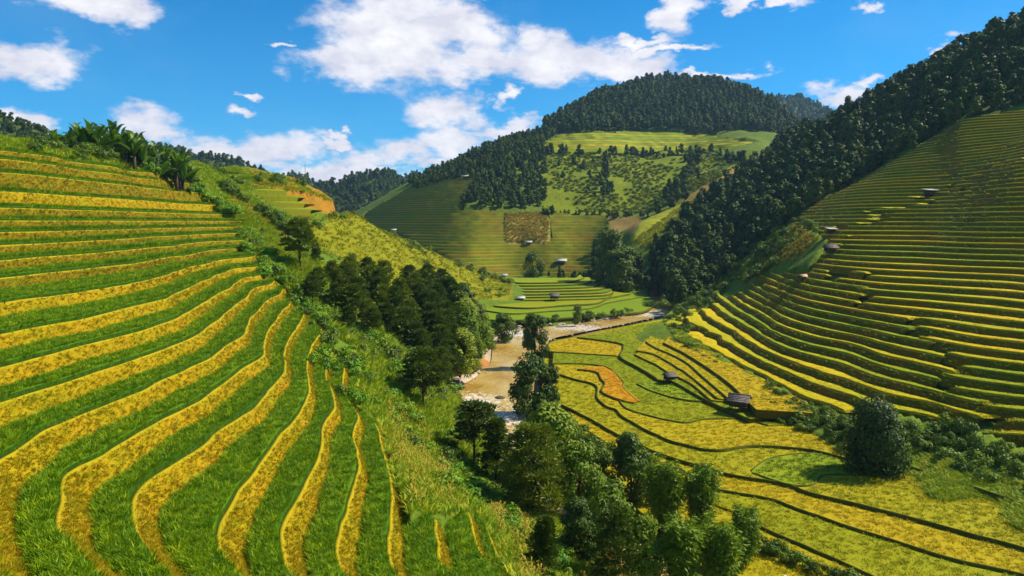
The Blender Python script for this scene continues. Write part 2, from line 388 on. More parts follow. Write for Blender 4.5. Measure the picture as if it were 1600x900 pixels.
# spur beyond the left hill
cp_depth([(370,264,232),(400,270,236),(440,277,242),(500,302,256),(545,332,268),(600,362,292),(650,384,318),(700,407,345),(760,428,385),(795,440,415),
          (380,300,215),(450,310,222),(500,330,228),(400,340,200),(430,365,190),(470,425,152),(440,400,160),(420,430,140),(520,400,195),(600,420,225),(560,440,190),
          (680,430,270),(740,445,330),(700,455,275),(640,460,220),(560,480,165),(620,500,170),(520,480,140),(530,510,128),(560,540,118),(700,500,205),(735,470,300),
          (590,600,104),(620,640,98),(640,700,84),(680,760,76),(620,560,125),(740,800,69),(820,890,58),(800,830,68)])
cp_world([(-110,300,-2),(-70,330,-8),(-40,380,-22),(-20,440,-33),(-160,330,2),(-110,420,-22),(-60,460,-30)])
# valley floor, river banks
cp_level(-36.5, [(705,610),(735,640),(770,560),(768,520),(760,490),(850,500),(950,492),(1010,487),(1020,470),(1040,500),(950,520),(860,560),(870,640),(900,690),(1000,640),
                 (1000,720),(1100,700),(1100,780),(1200,850),(1300,900),(1200,740),(1400,800),(1500,880),(1100,600),(790,690),(860,790),(960,860),(1060,640),(1050,900)])
cp_level(-33.5, [(700,580),(690,620),(720,660),(740,540),(745,500)])
cp_level(-35.9, [(1150,625),(1230,668),(1330,722),(1450,772),(1600,830),(1750,890)])
cp_level(-37.6, [(1250,735),(1330,765),(1420,800),(1520,840),(1600,875),(1700,930),(1400,860),(1300,830)])
cp_level(-36.0, [(800,440),(860,440),(900,442),(940,455),(1000,462),(880,470),(800,480)])
cp_world([(25,62,-36.5),(40,55,-37),(60,50,-38),(80,62,-37.4),(18,50,-33)])
# right hill
cp_level(-33.0, [(1041,505),(1086,530),(1135,558),(1180,580),(1222,602),(1270,625),(1327,645),(1450,672),(1600,705)])
cp_level(-26.0, [(1143,466),(1191,494),(1218,511),(1274,529),(1330,541),(1398,563),(1488,585),(1600,602)])
cp_level(-17.5, [(1265,451),(1363,468),(1458,477),(1600,492)])
cp_level(-4.0, [(1310,367),(1458,369),(1600,372)])
cp_level(13.0, [(1330,295),(1465,285),(1600,270)])
cp_level(34.0, [(1482,204),(1600,192)])
cp_world([(110,110,-14),(135,125,-4),(150,150,4),(175,160,14),(190,200,28),(105,85,-18),(160,120,4),(95,70,-24),(220,230,46),(260,260,62),(210,160,26),(250,180,40),(120,80,-14),(140,100,-5),(105,58,-26),(80,44,-33),(60,34,-36),(170,125,8),(205,140,16),(45,24,-34),(260,210,52),(150,90,-6)])
cp_depth([(1080,455,320),(1100,458,300),(1060,486,272),(1250,335,300),(1330,287,296),(1420,240,286),(1500,190,276),
          (1150,350,400),(1150,405,335),(1200,335,362),(1200,265,470),(1300,265,365),(1400,208,370),(1500,150,330),(1600,120,300),(1240,225,560),
          (1290,205,560),(1350,168,500),(1420,134,450),(1500,94,405),(1600,42,352)])
cp_world([(250,470,70),(300,440,74),(300,560,60),(380,400,90),(330,330,98),(260,700,60)])
# centre hill up to the wooded peak
cp_depth([(800,437,438),(880,437,440),(940,432,430),(1000,425,400),(1040,440,360),(700,398,480),(620,364,560),(740,398,475),(860,398,480),(940,396,470),
          (580,346,640),(650,312,645),(720,285,660),(760,278,660),(720,328,565),(850,330,560),(950,332,560),(800,328,562),(1000,340,520),(1060,330,500),(1100,330,460),
          (850,285,640),(950,280,640),(1050,280,630),(1165,264,560),(1100,300,520),(990,362,440),(850,240,720),(950,236,720),(1080,240,710),(1180,225,720),
          (860,212,850),(1000,206,860),(1100,210,850),(1200,212,800),(1245,208,900),
          (1000,160,980),(1050,160,980),(1120,160,980),(930,180,930),(1190,180,930),
          (760,234,860),(700,262,800),(640,284,790),(860,200,905),(930,155,1010),(1000,128,1090),(1050,126,1100),(1130,136,1090),(1200,162,1040),(1243,196,990)])
cp_world([(-220,700,-20),(-160,560,-25),(-200,900,0),(-100,1000,20),(60,1250,90),(250,1250,150),(420,1200,100),(400,900,90),(-60,1150,40)])
# far left slope beyond the banana trees
cp_world([(-330,330,40),(-300,420,36),(-420,420,80),(-280,600,0)])

CPA = np.array(CP); US = 2.2
PX = np.stack([CPA[:, 0] * US, CPA[:, 1]], 1)
def _tps(r2): return 0.5 * r2 * np.log(r2 + 1e-12)
def _fit():
    n = len(PX); d2 = ((PX[:, None] - PX[None]) ** 2).sum(2)
    A = np.zeros((n + 3, n + 3)); A[:n, :n] = _tps(d2) + np.eye(n) * 2e-4
    A[:n, n] = 1; A[:n, n + 1:] = PX; A[n, :n] = 1; A[n + 1:, :n] = PX.T
    return np.linalg.solve(A, np.concatenate([CPA[:, 2], np.zeros(3)]))
WT = _fit()
def H0(x, y):
    x = np.asarray(x, float); y = np.asarray(y, float); sh = np.broadcast(x, y).shape
    x = np.broadcast_to(x, sh).ravel(); y = np.broadcast_to(y, sh).ravel()
    X = (x / y) * US; Y = np.log(y); out = np.empty(len(X))
    for i in range(0, len(X), 40000):
        a = X[i:i + 40000]; b = Y[i:i + 40000]
        r2 = (a[:, None] - PX[None, :, 0]) ** 2 + (b[:, None] - PX[None, :, 1]) ** 2
        out[i:i + 40000] = _tps(r2) @ WT[:-3] + WT[-3] + WT[-2] * a + WT[-1] * b
    return (out * y).reshape(sh)
# a lookup table makes later queries quick
GU = np.linspace(-1.3, 1.3, 521); GL = np.linspace(math.log(7.0), math.log(1400.0), 640)
_gy = np.exp(GL)[:, None] * np.ones_like(GU)[None]; _gx = GU[None] * _gy
GQ = H0(_gx, _gy) / _gy
def H(x, y):
    x = np.asarray(x, float); y = np.maximum(np.asarray(y, float), 7.01)
    fu = np.clip((x / y - GU[0]) / (GU[1] - GU[0]), 0, len(GU) - 1.001); fl = np.clip((np.log(y) - GL[0]) / (GL[1] - GL[0]), 0, len(GL) - 1.001)
    iu = fu.astype(int); il = fl.astype(int); fu = fu - iu; fl = fl - il
    q = (GQ[il, iu] * (1 - fu) + GQ[il, iu + 1] * fu) * (1 - fl) + (GQ[il + 1, iu] * (1 - fu) + GQ[il + 1, iu + 1] * fu) * fl
    return q * y
_T = np.exp(np.linspace(math.log(10), math.log(1350), 2600))
def hit(px, py):
    """where the sight line through a photo pixel first meets the land"""
    a, q = ray(px, py); z = q * _T; h = H(a * _T, _T)
    k = np.nonzero(z < h)[0]
    i = k[0] if len(k) else int(np.argmin(z - h))
    x, y = float(a * _T[i]), float(_T[i])
    return x, y, float(H_ground(np.array([x]), np.array([y]))[0])

# river outline on the water plane
WATER = -37.5
RIVER_PX = [(1070,461),(1060,471),(1052,488),(1000,501),(900,521),(862,530),(852,548),(838,580),(834,640),(852,690),(900,760),(960,830),(1060,900),(1130,960),
            (960,960),(900,880),(850,800),(790,712),(738,640),(706,604),(716,582),(762,572),(769,545),(769,523),(800,515),(880,508),(960,497),(1004,487),(1020,475),(1022,464),(1046,457)]
_rx, _ry, _ = at(np.array([p[0] for p in RIVER_PX]), np.array([p[1] for p in RIVER_PX]), -WATER)
RIVER = catmull(np.stack([_rx, _ry], 1), 5, True)
def river_dist(x, y):
    """signed distance to the river's edge, negative in the water"""
    P = RIVER; Q = np.roll(P, -1, 0); x = np.asarray(x, float); y = np.asarray(y, float)
    best = np.full(x.shape, 1e9)
    for (a, b) in zip(P, Q):
        d = b - a; L = (d ** 2).sum() + 1e-9
        t = np.clip(((x - a[0]) * d[0] + (y - a[1]) * d[1]) / L, 0, 1)
        best = np.minimum(best, np.hypot(x - a[0] - t * d[0], y - a[1] - t * d[1]))
    ins = inpoly(x, y, [tuple(p) for p in P])
    return np.where(ins, -best, best)

LEFT_POLY = [(-900,225),(0,231),(100,241),(170,254),(230,268),(300,283),(322,300),(345,316),(372,333),(370,350),(382,364),(406,384),(410,410),(420,428),(432,443),
             (448,453),(466,466),(490,476),(500,492),(508,512),(500,545),(526,547),(557,547),(556,600),(562,642),(592,655),(604,700),(622,760),(640,812),(662,806),
             (690,818),(700,802),(745,802),(800,900),(840,1000),(900,1500),(-900,1500)]
RIGHT_POLY = [(1041,499),(1060,486),(1100,464),(1150,440),(1215,424),(1262,428),(1286,392),(1296,374),(1236,347),(1250,332),(1330,287),(1420,238),(1500,188),(1560,178),(1600,168),
              (2300,-120),(2300,980),(1700,735),(1600,695),(1500,664),(1420,650),(1327,646),(1270,628),(1222,605),(1180,583),(1135,560),(1086,532)]
CENTRE_POLY = [(555,349),(575,330),(640,292),(700,268),(772,262),(752,300),(722,326),(850,332),(950,336),(950,370),(938,432),(800,438),(700,402),(620,364)]
PATCH_POLY = [(790,332),(857,331),(859,378),(792,379)]
BENCH_POLY = [(825,240),(868,208),(1000,204),(1100,209),(1190,224),(1100,242),(1000,234),(900,244)]
SPUR_POLY = [(388,296),(470,300),(540,322),(556,336),(470,342),(430,326)]
def zone(poly, d0, d1):
    def f(x, y, z):
        px, py = proj(x, y, z); return inpoly(px, py, poly) & (y > d0) & (y < d1)
    return f
Z_LEFT, Z_RIGHT = zone(LEFT_POLY, 9, 215), zone(RIGHT_POLY, 70, 330)
Z_CENTRE0, Z_PATCH = zone(CENTRE_POLY, 430, 770), zone(PATCH_POLY, 430, 720)
Z_CENTRE = lambda x, y, z: Z_CENTRE0(x, y, z) & ~Z_PATCH(x, y, z)
Z_BENCH, Z_SPUR = zone(BENCH_POLY, 650, 900), zone(SPUR_POLY, 200, 300)

def bump_at(x, y, z):
    b = fbm(x / (0.05 * y + 2), np.log(y) * 22, 3, 4) * 0.018 * y + fbm(x / 3.0, y / 3.0, 9, 3) * 0.5 * np.clip(60 / y, 0.15, 1)
    return b * np.where(y < 430, np.clip((z + 35.2) / 1.5, 0, 1), 1.0)
def H_ground(x, y):
    x = np.asarray(x, float); y = np.asarray(y, float); z = H(x, y)
    return z + np.where(Z_LEFT(x, y, z) | Z_RIGHT(x, y, z) | Z_CENTRE(x, y, z) | Z_BENCH(x, y, z) | Z_SPUR(x, y, z), 0.0, bump_at(x, y, z))
# ------------------------------------------------------------------ terrain sheet
def build_terrain():
    u = np.linspace(-1.2, 1.2, 560); L = np.linspace(math.log(7.5), math.log(1330.0), 620)
    Y = np.exp(L)[:, None] * np.ones_like(u)[None]; X = u[None] * Y
    Z = H(X, Y)
    terr = Z_LEFT(X, Y, Z); tr = Z_RIGHT(X, Y, Z); tc = Z_CENTRE(X, Y, Z); tb = Z_BENCH(X, Y, Z); ts = Z_SPUR(X, Y, Z)
    PXg, PYg = proj(X, Y, Z)
    Z2 = Z + np.where(terr | tr | tc | tb | ts, 0.0, bump_at(X, Y, Z))
    Z2 = Z2 - 1.6 * np.clip((-35.6 - Z) / 0.5, 0, 1) * (Y < 430)
    Z2 = Z2 - terr * 2.6 - tr * 1.65 - tc * 3.2 - tb * 6.0 - ts * 2.6
    rd = river_dist(X.ravel(), Y.ravel()).reshape(X.shape)
    near = (rd < 14) & (Y < 480)
    prof = np.where(rd < 0, WATER - 0.5 - np.minimum(-rd, 5) * 0.3, WATER - 0.5 + rd * 0.55)
    Z2 = np.where(near, np.minimum(Z2, np.where(rd < 2.5, prof, 1e9)), Z2)
    # ground cover
    C = np.zeros(X.shape + (3,)); C[:] = (0.10, 0.155, 0.010)
    JX = fbm(X / (0.02 * Y), np.log(Y) * 50, 77, 3) * 16; JY = fbm(X / (0.02 * Y), np.log(Y) * 50, 78, 3) * 10
    def paint(poly, d0, d1, col):
        m = inpoly(PXg + JX, PYg + JY, poly) & (Y > d0) & (Y < d1); C[m] = col
    C[Y > 430] = (0.095, 0.14, 0.010)
    paint([(480,360),(545,330),(700,403),(800,438),(800,470),(735,470),(640,455),(560,420),(500,390)], 180, 440, (0.19, 0.19, 0.005))
    paint([(360,300),(400,330),(455,362),(440,368),(400,352),(365,322)], 170, 230, (0.30, 0.12, 0.015))
    paint([(390,266),(440,274),(505,303),(545,330),(480,312),(400,285)], 215, 275, (0.30, 0.15, 0.012))
    paint([(400,380),(520,430),(640,560),(720,640),(800,740),(960,900),(830,920),(760,800),(660,800),(600,650),(560,550),(500,480),(430,445)], 40, 200, (0.16, 0.20, 0.010))
    paint([(830,236),(1120,232),(1100,290),(1040,332),(850,332)], 560, 740, (0.145, 0.18, 0.005))
    paint([(1000,345),(1160,258),(1172,266),(1050,345),(1010,385),(985,380)], 400, 640, (0.24, 0.25, 0.012))
    paint([(1060,310),(1160,258),(1172,266),(1085,320)], 400, 640, (0.33, 0.20, 0.04))
    paint(PATCH_POLY, 430, 720, (0.26, 0.21, 0.045))
    paint([(948,335),(1005,336),(990,360),(958,362)], 430, 600, (0.21, 0.14, 0.035))
    paint([(1185,400),(1240,352),(1290,378),(1270,395),(1200,415)], 250, 340, (0.20, 0.13, 0.025))
    paint([(868,205),(930,140),(1050,100),(1200,140),(1260,208),(1100,208),(1000,202)], 850, 1400, (0.03, 0.05, 0.012))
    paint([(1090,470),(1236,345),(1330,287),(1500,188),(1600,166),(1900,40),(1900,-300),(1240,190),(1150,300),(1040,440)], 270, 640, (0.05, 0.075, 0.010))
    wet = (rd < 2.2) & (Y < 480); C[wet] = (0.36, 0.27, 0.17)
    red = inpoly(PXg, PYg, [(700,570),(735,545),(765,555),(765,575),(705,600)]) & (Y > 140) & (Y < 230); C[red] = (0.36, 0.15, 0.05)
    C *= (1.0 + 0.35 * fbm(X / 9, Y / 9, 21, 3))[..., None]
    n, m = X.shape; idx = np.arange(n * m).reshape(n, m)
    Fq = np.stack([idx[:-1, :-1], idx[:-1, 1:], idx[1:, 1:], idx[1:, :-1]], -1).reshape(-1, 4)
    mt, t = new_mat('ground_cover')
    at_ = N(t, 'ShaderNodeAttribute', attribute_name='cover'); p = geo_pos(t)
    nA = noise(t, p, 0.35, 6.0, 0.65); nB = noise(t, p, 2.2, 5.0, 0.65)
    f = math_(t, 'ADD', math_(t, 'MULTIPLY', nA, 0.6), math_(t, 'MULTIPLY', nB, 0.5))
    col = mixc(t, 1.0, at_.outputs['Color'], ramp(t, maprange(t, f, 0.35, 0.75), [(0, (0.62, 0.66, 0.7)), (0.5, (1.0, 1.0, 1.0)), (1, (1.45, 1.3, 1.0))]), 'MULTIPLY')
    finish(t, col, 0.9, nA, 0.9, 0.8, 0.1)
    me = mesh_from('terrain', np.stack([X, Y, Z2], -1).reshape(-1, 3), Fq, mt, True)
    ca = me.color_attributes.new('cover', 'FLOAT_COLOR', 'POINT')
    ca.data.foreach_set('color', np.concatenate([C.reshape(-1, 3), np.ones((n * m, 1))], 1).astype(np.float32).ravel())
    o = obj('hillside_ground', me); tag(o, 'grassy valley slopes under the terraces and woods', 'hillside', kind='structure')
    return o
TERRAIN = build_terrain()

# ------------------------------------------------------------------ terraces
def rowmesh(R, mat, name, parent, smooth=True):
    """R: (rows, columns, 3)"""
    r, c = R.shape[:2]; idx = np.arange(r * c).reshape(r, c)
    Fq = np.stack([idx[:-1, :-1], idx[:-1, 1:], idx[1:, 1:], idx[1:, :-1]], -1).reshape(-1, 4)
    # close both ends
    me = mesh_from(name, R.reshape(-1, 3), Fq, mat, False)
    return obj(name, me, parent)
SAMPLES = {}
def terraces(parent, axis, svals, trange, levels, zfun, rice_m, bank_m, hr, rise_run, wob, seed, key, bund=0.3, minrun=5, nt_=500, rough=0.10):
    """strips of level rice field, each held up by a sloping bank. axis 'x-': land climbs towards -x; 'x+': towards +x; 'y+': towards +y"""
    S = len(svals); tv = np.linspace(0, 1, nt_)
    t0, t1 = trange(svals)                                  # per-line start and end of t
    T = t0[:, None] + (t1 - t0)[:, None] * tv[None]
    sg = -1.0 if axis == 'x-' else 1.0
    def xy(s, t): return (sg * t, s) if axis[0] == 'x' else (s, t)
    SX = np.repeat(np.asarray(svals)[:, None], nt_, 1); X, Y = xy(SX, T)
    Hh = np.maximum.accumulate(H(X, Y), 1) + np.arange(nt_)[None] * 1e-6
    K = len(levels); levels = np.array(levels)
    E = np.empty((K, S))
    for k in range(K):
        w = fbm(np.asarray(svals) / 7.0 + k * 0.13, np.full(S, k * 0.7 + seed), seed, 3) * wob * (1.0 if k == 0 else (levels[k] - levels[k - 1]))
        for j in range(S): E[k, j] = np.interp(levels[k] + w[j], Hh[j], T[j])
    for k in range(1, K): E[k] = np.maximum(E[k], E[k - 1] + 0.02)
    SAMPLES[key] = []
    for k in range(K - 1):
        z = levels[k]; h = z - levels[k - 1] if k else levels[1] - levels[0]; hn = levels[k + 1] - z
        e0 = E[k]; e1 = E[k + 1]
        rrun = rise_run(np.asarray(svals)) if callable(rise_run) else np.full(S, rise_run)
        run = np.minimum(rrun * h, np.maximum((E[k] - E[k - 1]) * 0.75 if k else np.full(S, 9.0), 0.05))
        runn = np.minimum(rrun * hn, (e1 - e0) * 0.75)
        tm = 0.5 * (e0 + e1 - runn); mx, my = xy(np.asarray(svals), tm)
        ok = zfun(mx, my, np.full(S, z)) & (e0 > t0 + 0.01) & (e1 < t1 - 0.01)
        # contiguous runs
        d = np.diff(np.concatenate([[0], ok.astype(int), [0]])); a = np.nonzero(d == 1)[0]; b = np.nonzero(d == -1)[0]
        for (i, j) in zip(a, b):
            if j - i < minrun: continue
            sl = slice(i, j); s = np.asarray(svals)[sl]; c = len(s)
            A = e0[sl]; B = e1[sl] - runn[sl]; R_ = run[sl]
            g = lambda q, amp: fbm(s / (0.4 + 0.25 * q), np.full(c, k * 1.3 + q * 3.1), seed + 5, 3) * amp
            rows = []
            nb = 5
            for q in range(nb + 1):
                f = q / nb
                tt = A - R_ * (1 - f) + g(q, rough * h * 1.6) * math.sin(math.pi * min(max(f, 0.08), 0.92)); zz = z - h * (1 - f) + g(q + 9, rough * h * 0.6) * math.sin(math.pi * f)
                if q == 0: zz = zz - 0.3
                rows.append((tt, zz))
            rows.append((A + bund * 0.3 + g(20, 0.12), np.full(c, z + 0.10) + g(21, 0.06)))
            rows.append((A + bund, np.full(c, z + 0.06)))
            rows.append((A + bund + 0.05, np.full(c, z - 0.25)))
            Rm = np.empty((len(rows), c, 3))
            for q, (tt, zz) in enumerate(rows):
                x, y = xy(s, tt); Rm[q, :, 0] = x; Rm[q, :, 1] = y; Rm[q, :, 2] = zz
            bo_ = rowmesh(Rm, M['bank_olive'] if (key == 'left' and z > -6.5 and not 3.5 < z < 5) else bank_m, 'terrace_bank', parent)
            if key == 'left':
                bo_.data.materials.append(M['lip']); mi = np.zeros(len(bo_.data.polygons), np.int32); mi[5 * (c - 1):7 * (c - 1)] = 1; bo_.data.polygons.foreach_set('material_index', mi)
            SAMPLES[key].append(('bank', Rm[:6].copy()))
            if hr is None: continue
            wdt = np.maximum(B - A - bund, 0.03)
            zr = np.full(c, hr) * np.clip(wdt / 0.5, 0.05, 1.0)
            endf = np.minimum(np.arange(c), np.arange(c)[::-1]); zr = zr * np.clip(endf / 1.0, 0.02, 1)
            rr = []
            A2 = A + bund
            rr.append((A2, np.full(c, z - 0.3))); rr.append((A2 + 0.05 * np.minimum(wdt, 1) + g(31, 0.16), z + zr * 0.85 + g(33, 0.12))); rr.append((A2 + 0.22 * np.minimum(wdt, 1), z + zr))
            nm = 3
            for q in range(1, nm + 1): rr.append((A2 + (0.25 + 0.62 * q / (nm + 0.5)) * wdt, z + zr + g(40 + q, 0.06)))
            bk = -0.16 if key == 'left' else 0.15
            rr.append((A2 + np.maximum(wdt + bk, 0.3 * wdt), z + zr * 0.9)); rr.append((A2 + np.maximum(wdt + bk + 0.08, 0.32 * wdt), np.full(c, z - 0.3)))
            Rm = np.empty((len(rr), c, 3))
            for q, (tt, zz) in enumerate(rr):
                x, y = xy(s, tt); Rm[q, :, 0] = x; Rm[q, :, 1] = y; Rm[q, :, 2] = zz
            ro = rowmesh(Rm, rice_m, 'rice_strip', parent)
            ro.data.materials.append(M['stalks']); mi = np.zeros(len(ro.data.polygons), np.int32); mi[:c - 1] = 1 if key == 'left' else 0  # left strips only: front row painted darker for shade among the stalks
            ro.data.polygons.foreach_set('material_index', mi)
            lo = np.empty((2, c, 3))
            for q, tt in enumerate((A2 + 0.20 * np.minimum(wdt, 1), A2 + wdt - 0.12)):
                x, y = xy(s, tt); lo[q, :, 0] = x; lo[q, :, 1] = y; lo[q, :, 2] = z
            SAMPLES[key].append(('rice', lo))
def sampler(key, what, dens, seed):
    """random points over strips; dens(x,y) gives points per square metre"""
    r = np.random.default_rng(seed); out = []; nor = []
    for (w, R) in SAMPLES[key]:
        if w != what: continue
        P00, P01, P10, P11 = R[:-1, :-1], R[:-1, 1:], R[1:, :-1], R[1:, 1:]
        cr = np.cross(P01 - P00, P10 - P00); area = np.linalg.norm(cr, axis=-1)
        dn = dens(P00[..., 0], P00[..., 1]); n = r.poisson(area * dn)
        n = np.minimum(n, 400); idx = np.repeat(np.arange(n.size), n.ravel())
        if not len(idx): continue
        a = r.random(len(idx))[:, None]; b = r.random(len(idx))[:, None]
        f = lambda Q: Q.reshape(-1, 3)[idx]
        out.append((f(P00) * (1 - a) + f(P01) * a) * (1 - b) + (f(P10) * (1 - a) + f(P11) * a) * b)
        nv = cr / (area[..., None] + 1e-9); nv = np.where(nv[..., 2:] < 0, -nv, nv); nor.append(nv.reshape(-1, 3)[idx])
    return (np.concatenate(out), np.concatenate(nor)) if out else (np.zeros((0, 3)), np.zeros((0, 3)))

hill_left = empty('terraced_hillside'); tag(hill_left, 'near left hillside of green rice terraces with golden grass banks', 'hillside', kind='structure')
sv = np.concatenate([np.arange(10, 60, 0.32), np.arange(60, 120, 0.55), np.arange(120, 200, 0.8)])
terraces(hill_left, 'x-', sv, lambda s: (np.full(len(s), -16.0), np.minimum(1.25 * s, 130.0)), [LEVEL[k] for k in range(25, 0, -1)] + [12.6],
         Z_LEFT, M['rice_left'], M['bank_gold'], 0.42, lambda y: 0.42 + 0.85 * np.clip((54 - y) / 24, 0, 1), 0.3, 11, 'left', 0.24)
hill_right = empty('terraced_hillside'); tag(hill_right, 'long right hillside of narrow yellow green rice terraces with dark banks', 'hillside', kind='structure')
def split(f, test):
    def g(x, y, z):
        px, py = proj(x, y, z); z = np.asarray(z)
        return f(x, y, z) & test(px + (vnoise(z * 0.9, z * 0 + 3.0, 5) - 0.5) * 90, py)
    return g
def side(px, py, a, b): return (b[0] - a[0]) * (py - a[1]) - (b[1] - a[1]) * (px - a[0])     # > 0 below the line
lA = ((1290, 378), (1600, 232)); lB = ((1255, 470), (1600, 560))
zA = split(Z_RIGHT, lambda px, py: side(px, py, *lA) < 0)
zB = split(Z_RIGHT, lambda px, py: (side(px, py, *lA) >= 0) & ((py < 425) | (px - 1330 > (py - 425) * 0.9)))
zC = split(Z_RIGHT, lambda px, py: (side(px, py, *lA) >= 0) & ~((py < 425) | (px - 1330 > (py - 425) * 0.9)))
svr = np.concatenate([np.arange(72, 180, 0.8), np.arange(180, 330, 1.3)])
rr_ = lambda s: (np.full(len(s), 30.0), np.maximum(1.25 * s, 150.0))
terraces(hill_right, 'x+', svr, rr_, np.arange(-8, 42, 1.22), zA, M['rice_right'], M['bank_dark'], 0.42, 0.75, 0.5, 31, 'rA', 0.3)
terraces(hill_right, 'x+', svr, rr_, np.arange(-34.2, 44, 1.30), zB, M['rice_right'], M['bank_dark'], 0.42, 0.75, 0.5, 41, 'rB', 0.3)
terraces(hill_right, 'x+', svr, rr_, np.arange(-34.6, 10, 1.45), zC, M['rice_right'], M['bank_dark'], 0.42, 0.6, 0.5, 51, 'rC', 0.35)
hill_mid = empty('terraced_hillside'); tag(hill_mid, 'distant terraced hillside facing across the river bend', 'hillside', kind='structure')
terraces(hill_mid, 'y+', np.arange(-160, 75, 2.0), lambda s: (np.full(len(s), 425.0), np.full(len(s), 780.0)), np.arange(-34, 60, 2.0), Z_CENTRE, M['rice_far'], M['bank_far'], 0.5, 1.0, 0.5, 61, 'c', 0.5)
terraces(hill_mid, 'y+', np.arange(10, 330, 4.0), lambda s: (np.full(len(s), 640.0), np.full(len(s), 900.0)), np.arange(50, 125, 4.0), Z_BENCH, M['rice_bench'], M['rice_far'], 0.5, 2.2, 0.9, 71, 'b', 0.8)
terraces(hill_mid, 'y+', np.arange(-110, -40, 1.2), lambda s: (np.full(len(s), 198.0), np.full(len(s), 300.0)), np.arange(-6, 24, 1.9), Z_SPUR, M['field_green'], M['bank_far'], 0.5, 0.8, 0.5, 81, 's', 0.4)

# ------------------------------------------------------------------ valley fields: level slabs, each a little higher than the one nearer the river
valley = empty('valley_floor'); tag(valley, 'flat valley floor of ripening rice fields beside the river', 'valley floor', kind='structure')
FIELDS = []; BUNDS = []
def slab(edge, back, drop, mat, label, thick=1.6, wig=0.18, name='rice_field'):
    e = catmull(edge, 6); ex, ey, _ = at(e[:, 0], e[:, 1], drop)
    n = fbm(np.arange(len(ex)) * 0.33, np.full(len(ex), drop * 7), 5, 3) * wig * 2
    ex = ex + n; ey = ey + n * 1.5
    bx, by, _ = at(np.array([p[0] for p in back], float), np.array([p[1] for p in back], float), drop)
    P = np.concatenate([np.stack([ex, ey], 1), np.stack([bx, by], 1)])
    a = 0.5 * np.sum(P[:, 0] * np.roll(P[:, 1], -1) - np.roll(P[:, 0], -1) * P[:, 1])
    if a < 0: P = P[::-1]
    m = len(P); top = np.concatenate([P, np.full((m, 1), -drop)], 1); bot = top - [0, 0, thick]
    vv, _, ff, _, _, _ = delaunay_2d_cdt([Vector(p) for p in P], [], [list(range(m))], 1, 1e-4)
    tv = np.array([(v.x, v.y, -drop) for v in vv]); nt0 = len(tv)
    tris = []
    for f in ff:
        f = list(f); p0, p1, p2 = tv[f[0]], tv[f[1]], tv[f[2]]
        if (p1[0] - p0[0]) * (p2[1] - p0[1]) - (p1[1] - p0[1]) * (p2[0] - p0[0]) < 0: f = f[::-1]
        tris.append(f)
    me = mesh_from(name, np.concatenate([tv, top, bot]), tris + [[nt0 + i, nt0 + m + i, nt0 + m + (i + 1) % m, nt0 + (i + 1) % m] for i in range(m)], mat)
    me.materials.append(M['bank_dark'])
    for i, pl in enumerate(me.polygons):
        if i >= len(tris): pl.material_index = 1
    o = obj(name, me, valley); o['label'] = label
    FIELDS.append((P, -drop, mat.name))
    E2 = np.stack([ex, ey], 1); tg = np.gradient(E2, axis=0); nr = np.stack([-tg[:, 1], tg[:, 0]], 1); nr /= np.linalg.norm(nr, axis=1, keepdims=True) + 1e-9
    wv = 0.17 * (1 + 0.6 * fbm(np.arange(len(ex)) * 0.5, np.full(len(ex), drop * 3), 8, 2)) * np.clip(ey / 130, 0.9, 1.5)
    rows = [np.concatenate([E2 + nr * (wv * f)[:, None], np.full((len(ex), 1), -drop + z)], 1) for f, z in ((-1.5, -0.5), (-1.0, 0.03), (-0.4, 0.14), (0.4, 0.14), (1.0, 0.04), (1.4, -0.1))]
    rowmesh(np.array(rows), M['bund'], 'bund', valley)
    BUNDS.append(E2); return o
FB = [(1800,880),(1800,740),(1600,690),(1420,660),(1270,620),(1150,565),(1060,512),(1042,500)]
G, Lm, Gr, Or = M['field_gold'], M['field_lime'], M['field_green'], M['field_orange']
slab([(1046,497),(1000,505),(900,526),(858,536),(850,560),(846,600),(852,645),(878,684),(930,735),(1000,800),(1080,860),(1150,900),(1260,1000)], [(1900,1000)] + FB, 37.0, G, 'lowest gold field along the river bank')
slab([(1150,800),(1178,818),(1262,855),(1333,886),(1420,925)], [(1900,950)] + FB + [(1000,505),(900,530),(866,560),(862,620),(900,680),(1010,750)], 36.75, Lm, 'yellow green field near the lower edge')
slab([(1120,765),(1201,779),(1262,801),(1375,838),(1487,872),(1594,897),(1700,930)], [(1900,900)] + FB + [(1000,508),(900,530),(870,560),(866,600),(900,660),(1000,725)], 36.5, G, 'gold field below the straight bund')
slab([(863,626),(897,642),(931,659),(953,673),(984,687),(1040,712),(1100,730),(1150,743),(1200,751),(1240,760),(1264,770),(1360,793),(1465,820),(1570,848),(1700,885)], [(1900,860)] + FB + [(1000,508),(900,530),(864,545)], 36.1, Lm, 'long field reaching to the right edge of the valley')
slab([(1174,735),(1198,718),(1240,710),(1290,709),(1330,728),(1350,741),(1288,742),(1270,757),(1240,759),(1200,748),(1176,739)], [(1175,737)], 36.02, Gr, 'bright green rounded field beside the bamboo clump')
slab([(866,583),(897,592),(931,602),(933,620),(947,634),(962,640),(970,648),(990,661),(1023,678),(1066,694),(1120,703),(1180,696),(1267,703),(1340,722)], [(1420,700),(1420,660),(1270,620),(1150,565),(1060,512),(1042,500),(1000,508),(900,530),(866,545)], 35.75, G, 'broad gold field in the middle of the valley')
slab([(966,622),(976,636),(1000,646),(1066,660),(1100,655),(1160,655),(1200,665)], [(1300,660),(1270,620),(1150,565),(1060,520),(1000,560),(975,600)], 35.6, Lm, 'dull green field under the small hut')
slab([(863,568),(902,568),(942,572),(959,581),(973,597),(973,606),(998,628)], [(1040,625),(1060,600),(1060,512),(1042,500),(1000,508),(900,530),(866,545)], 35.5, Lm, 'green and gold field by the river trees')
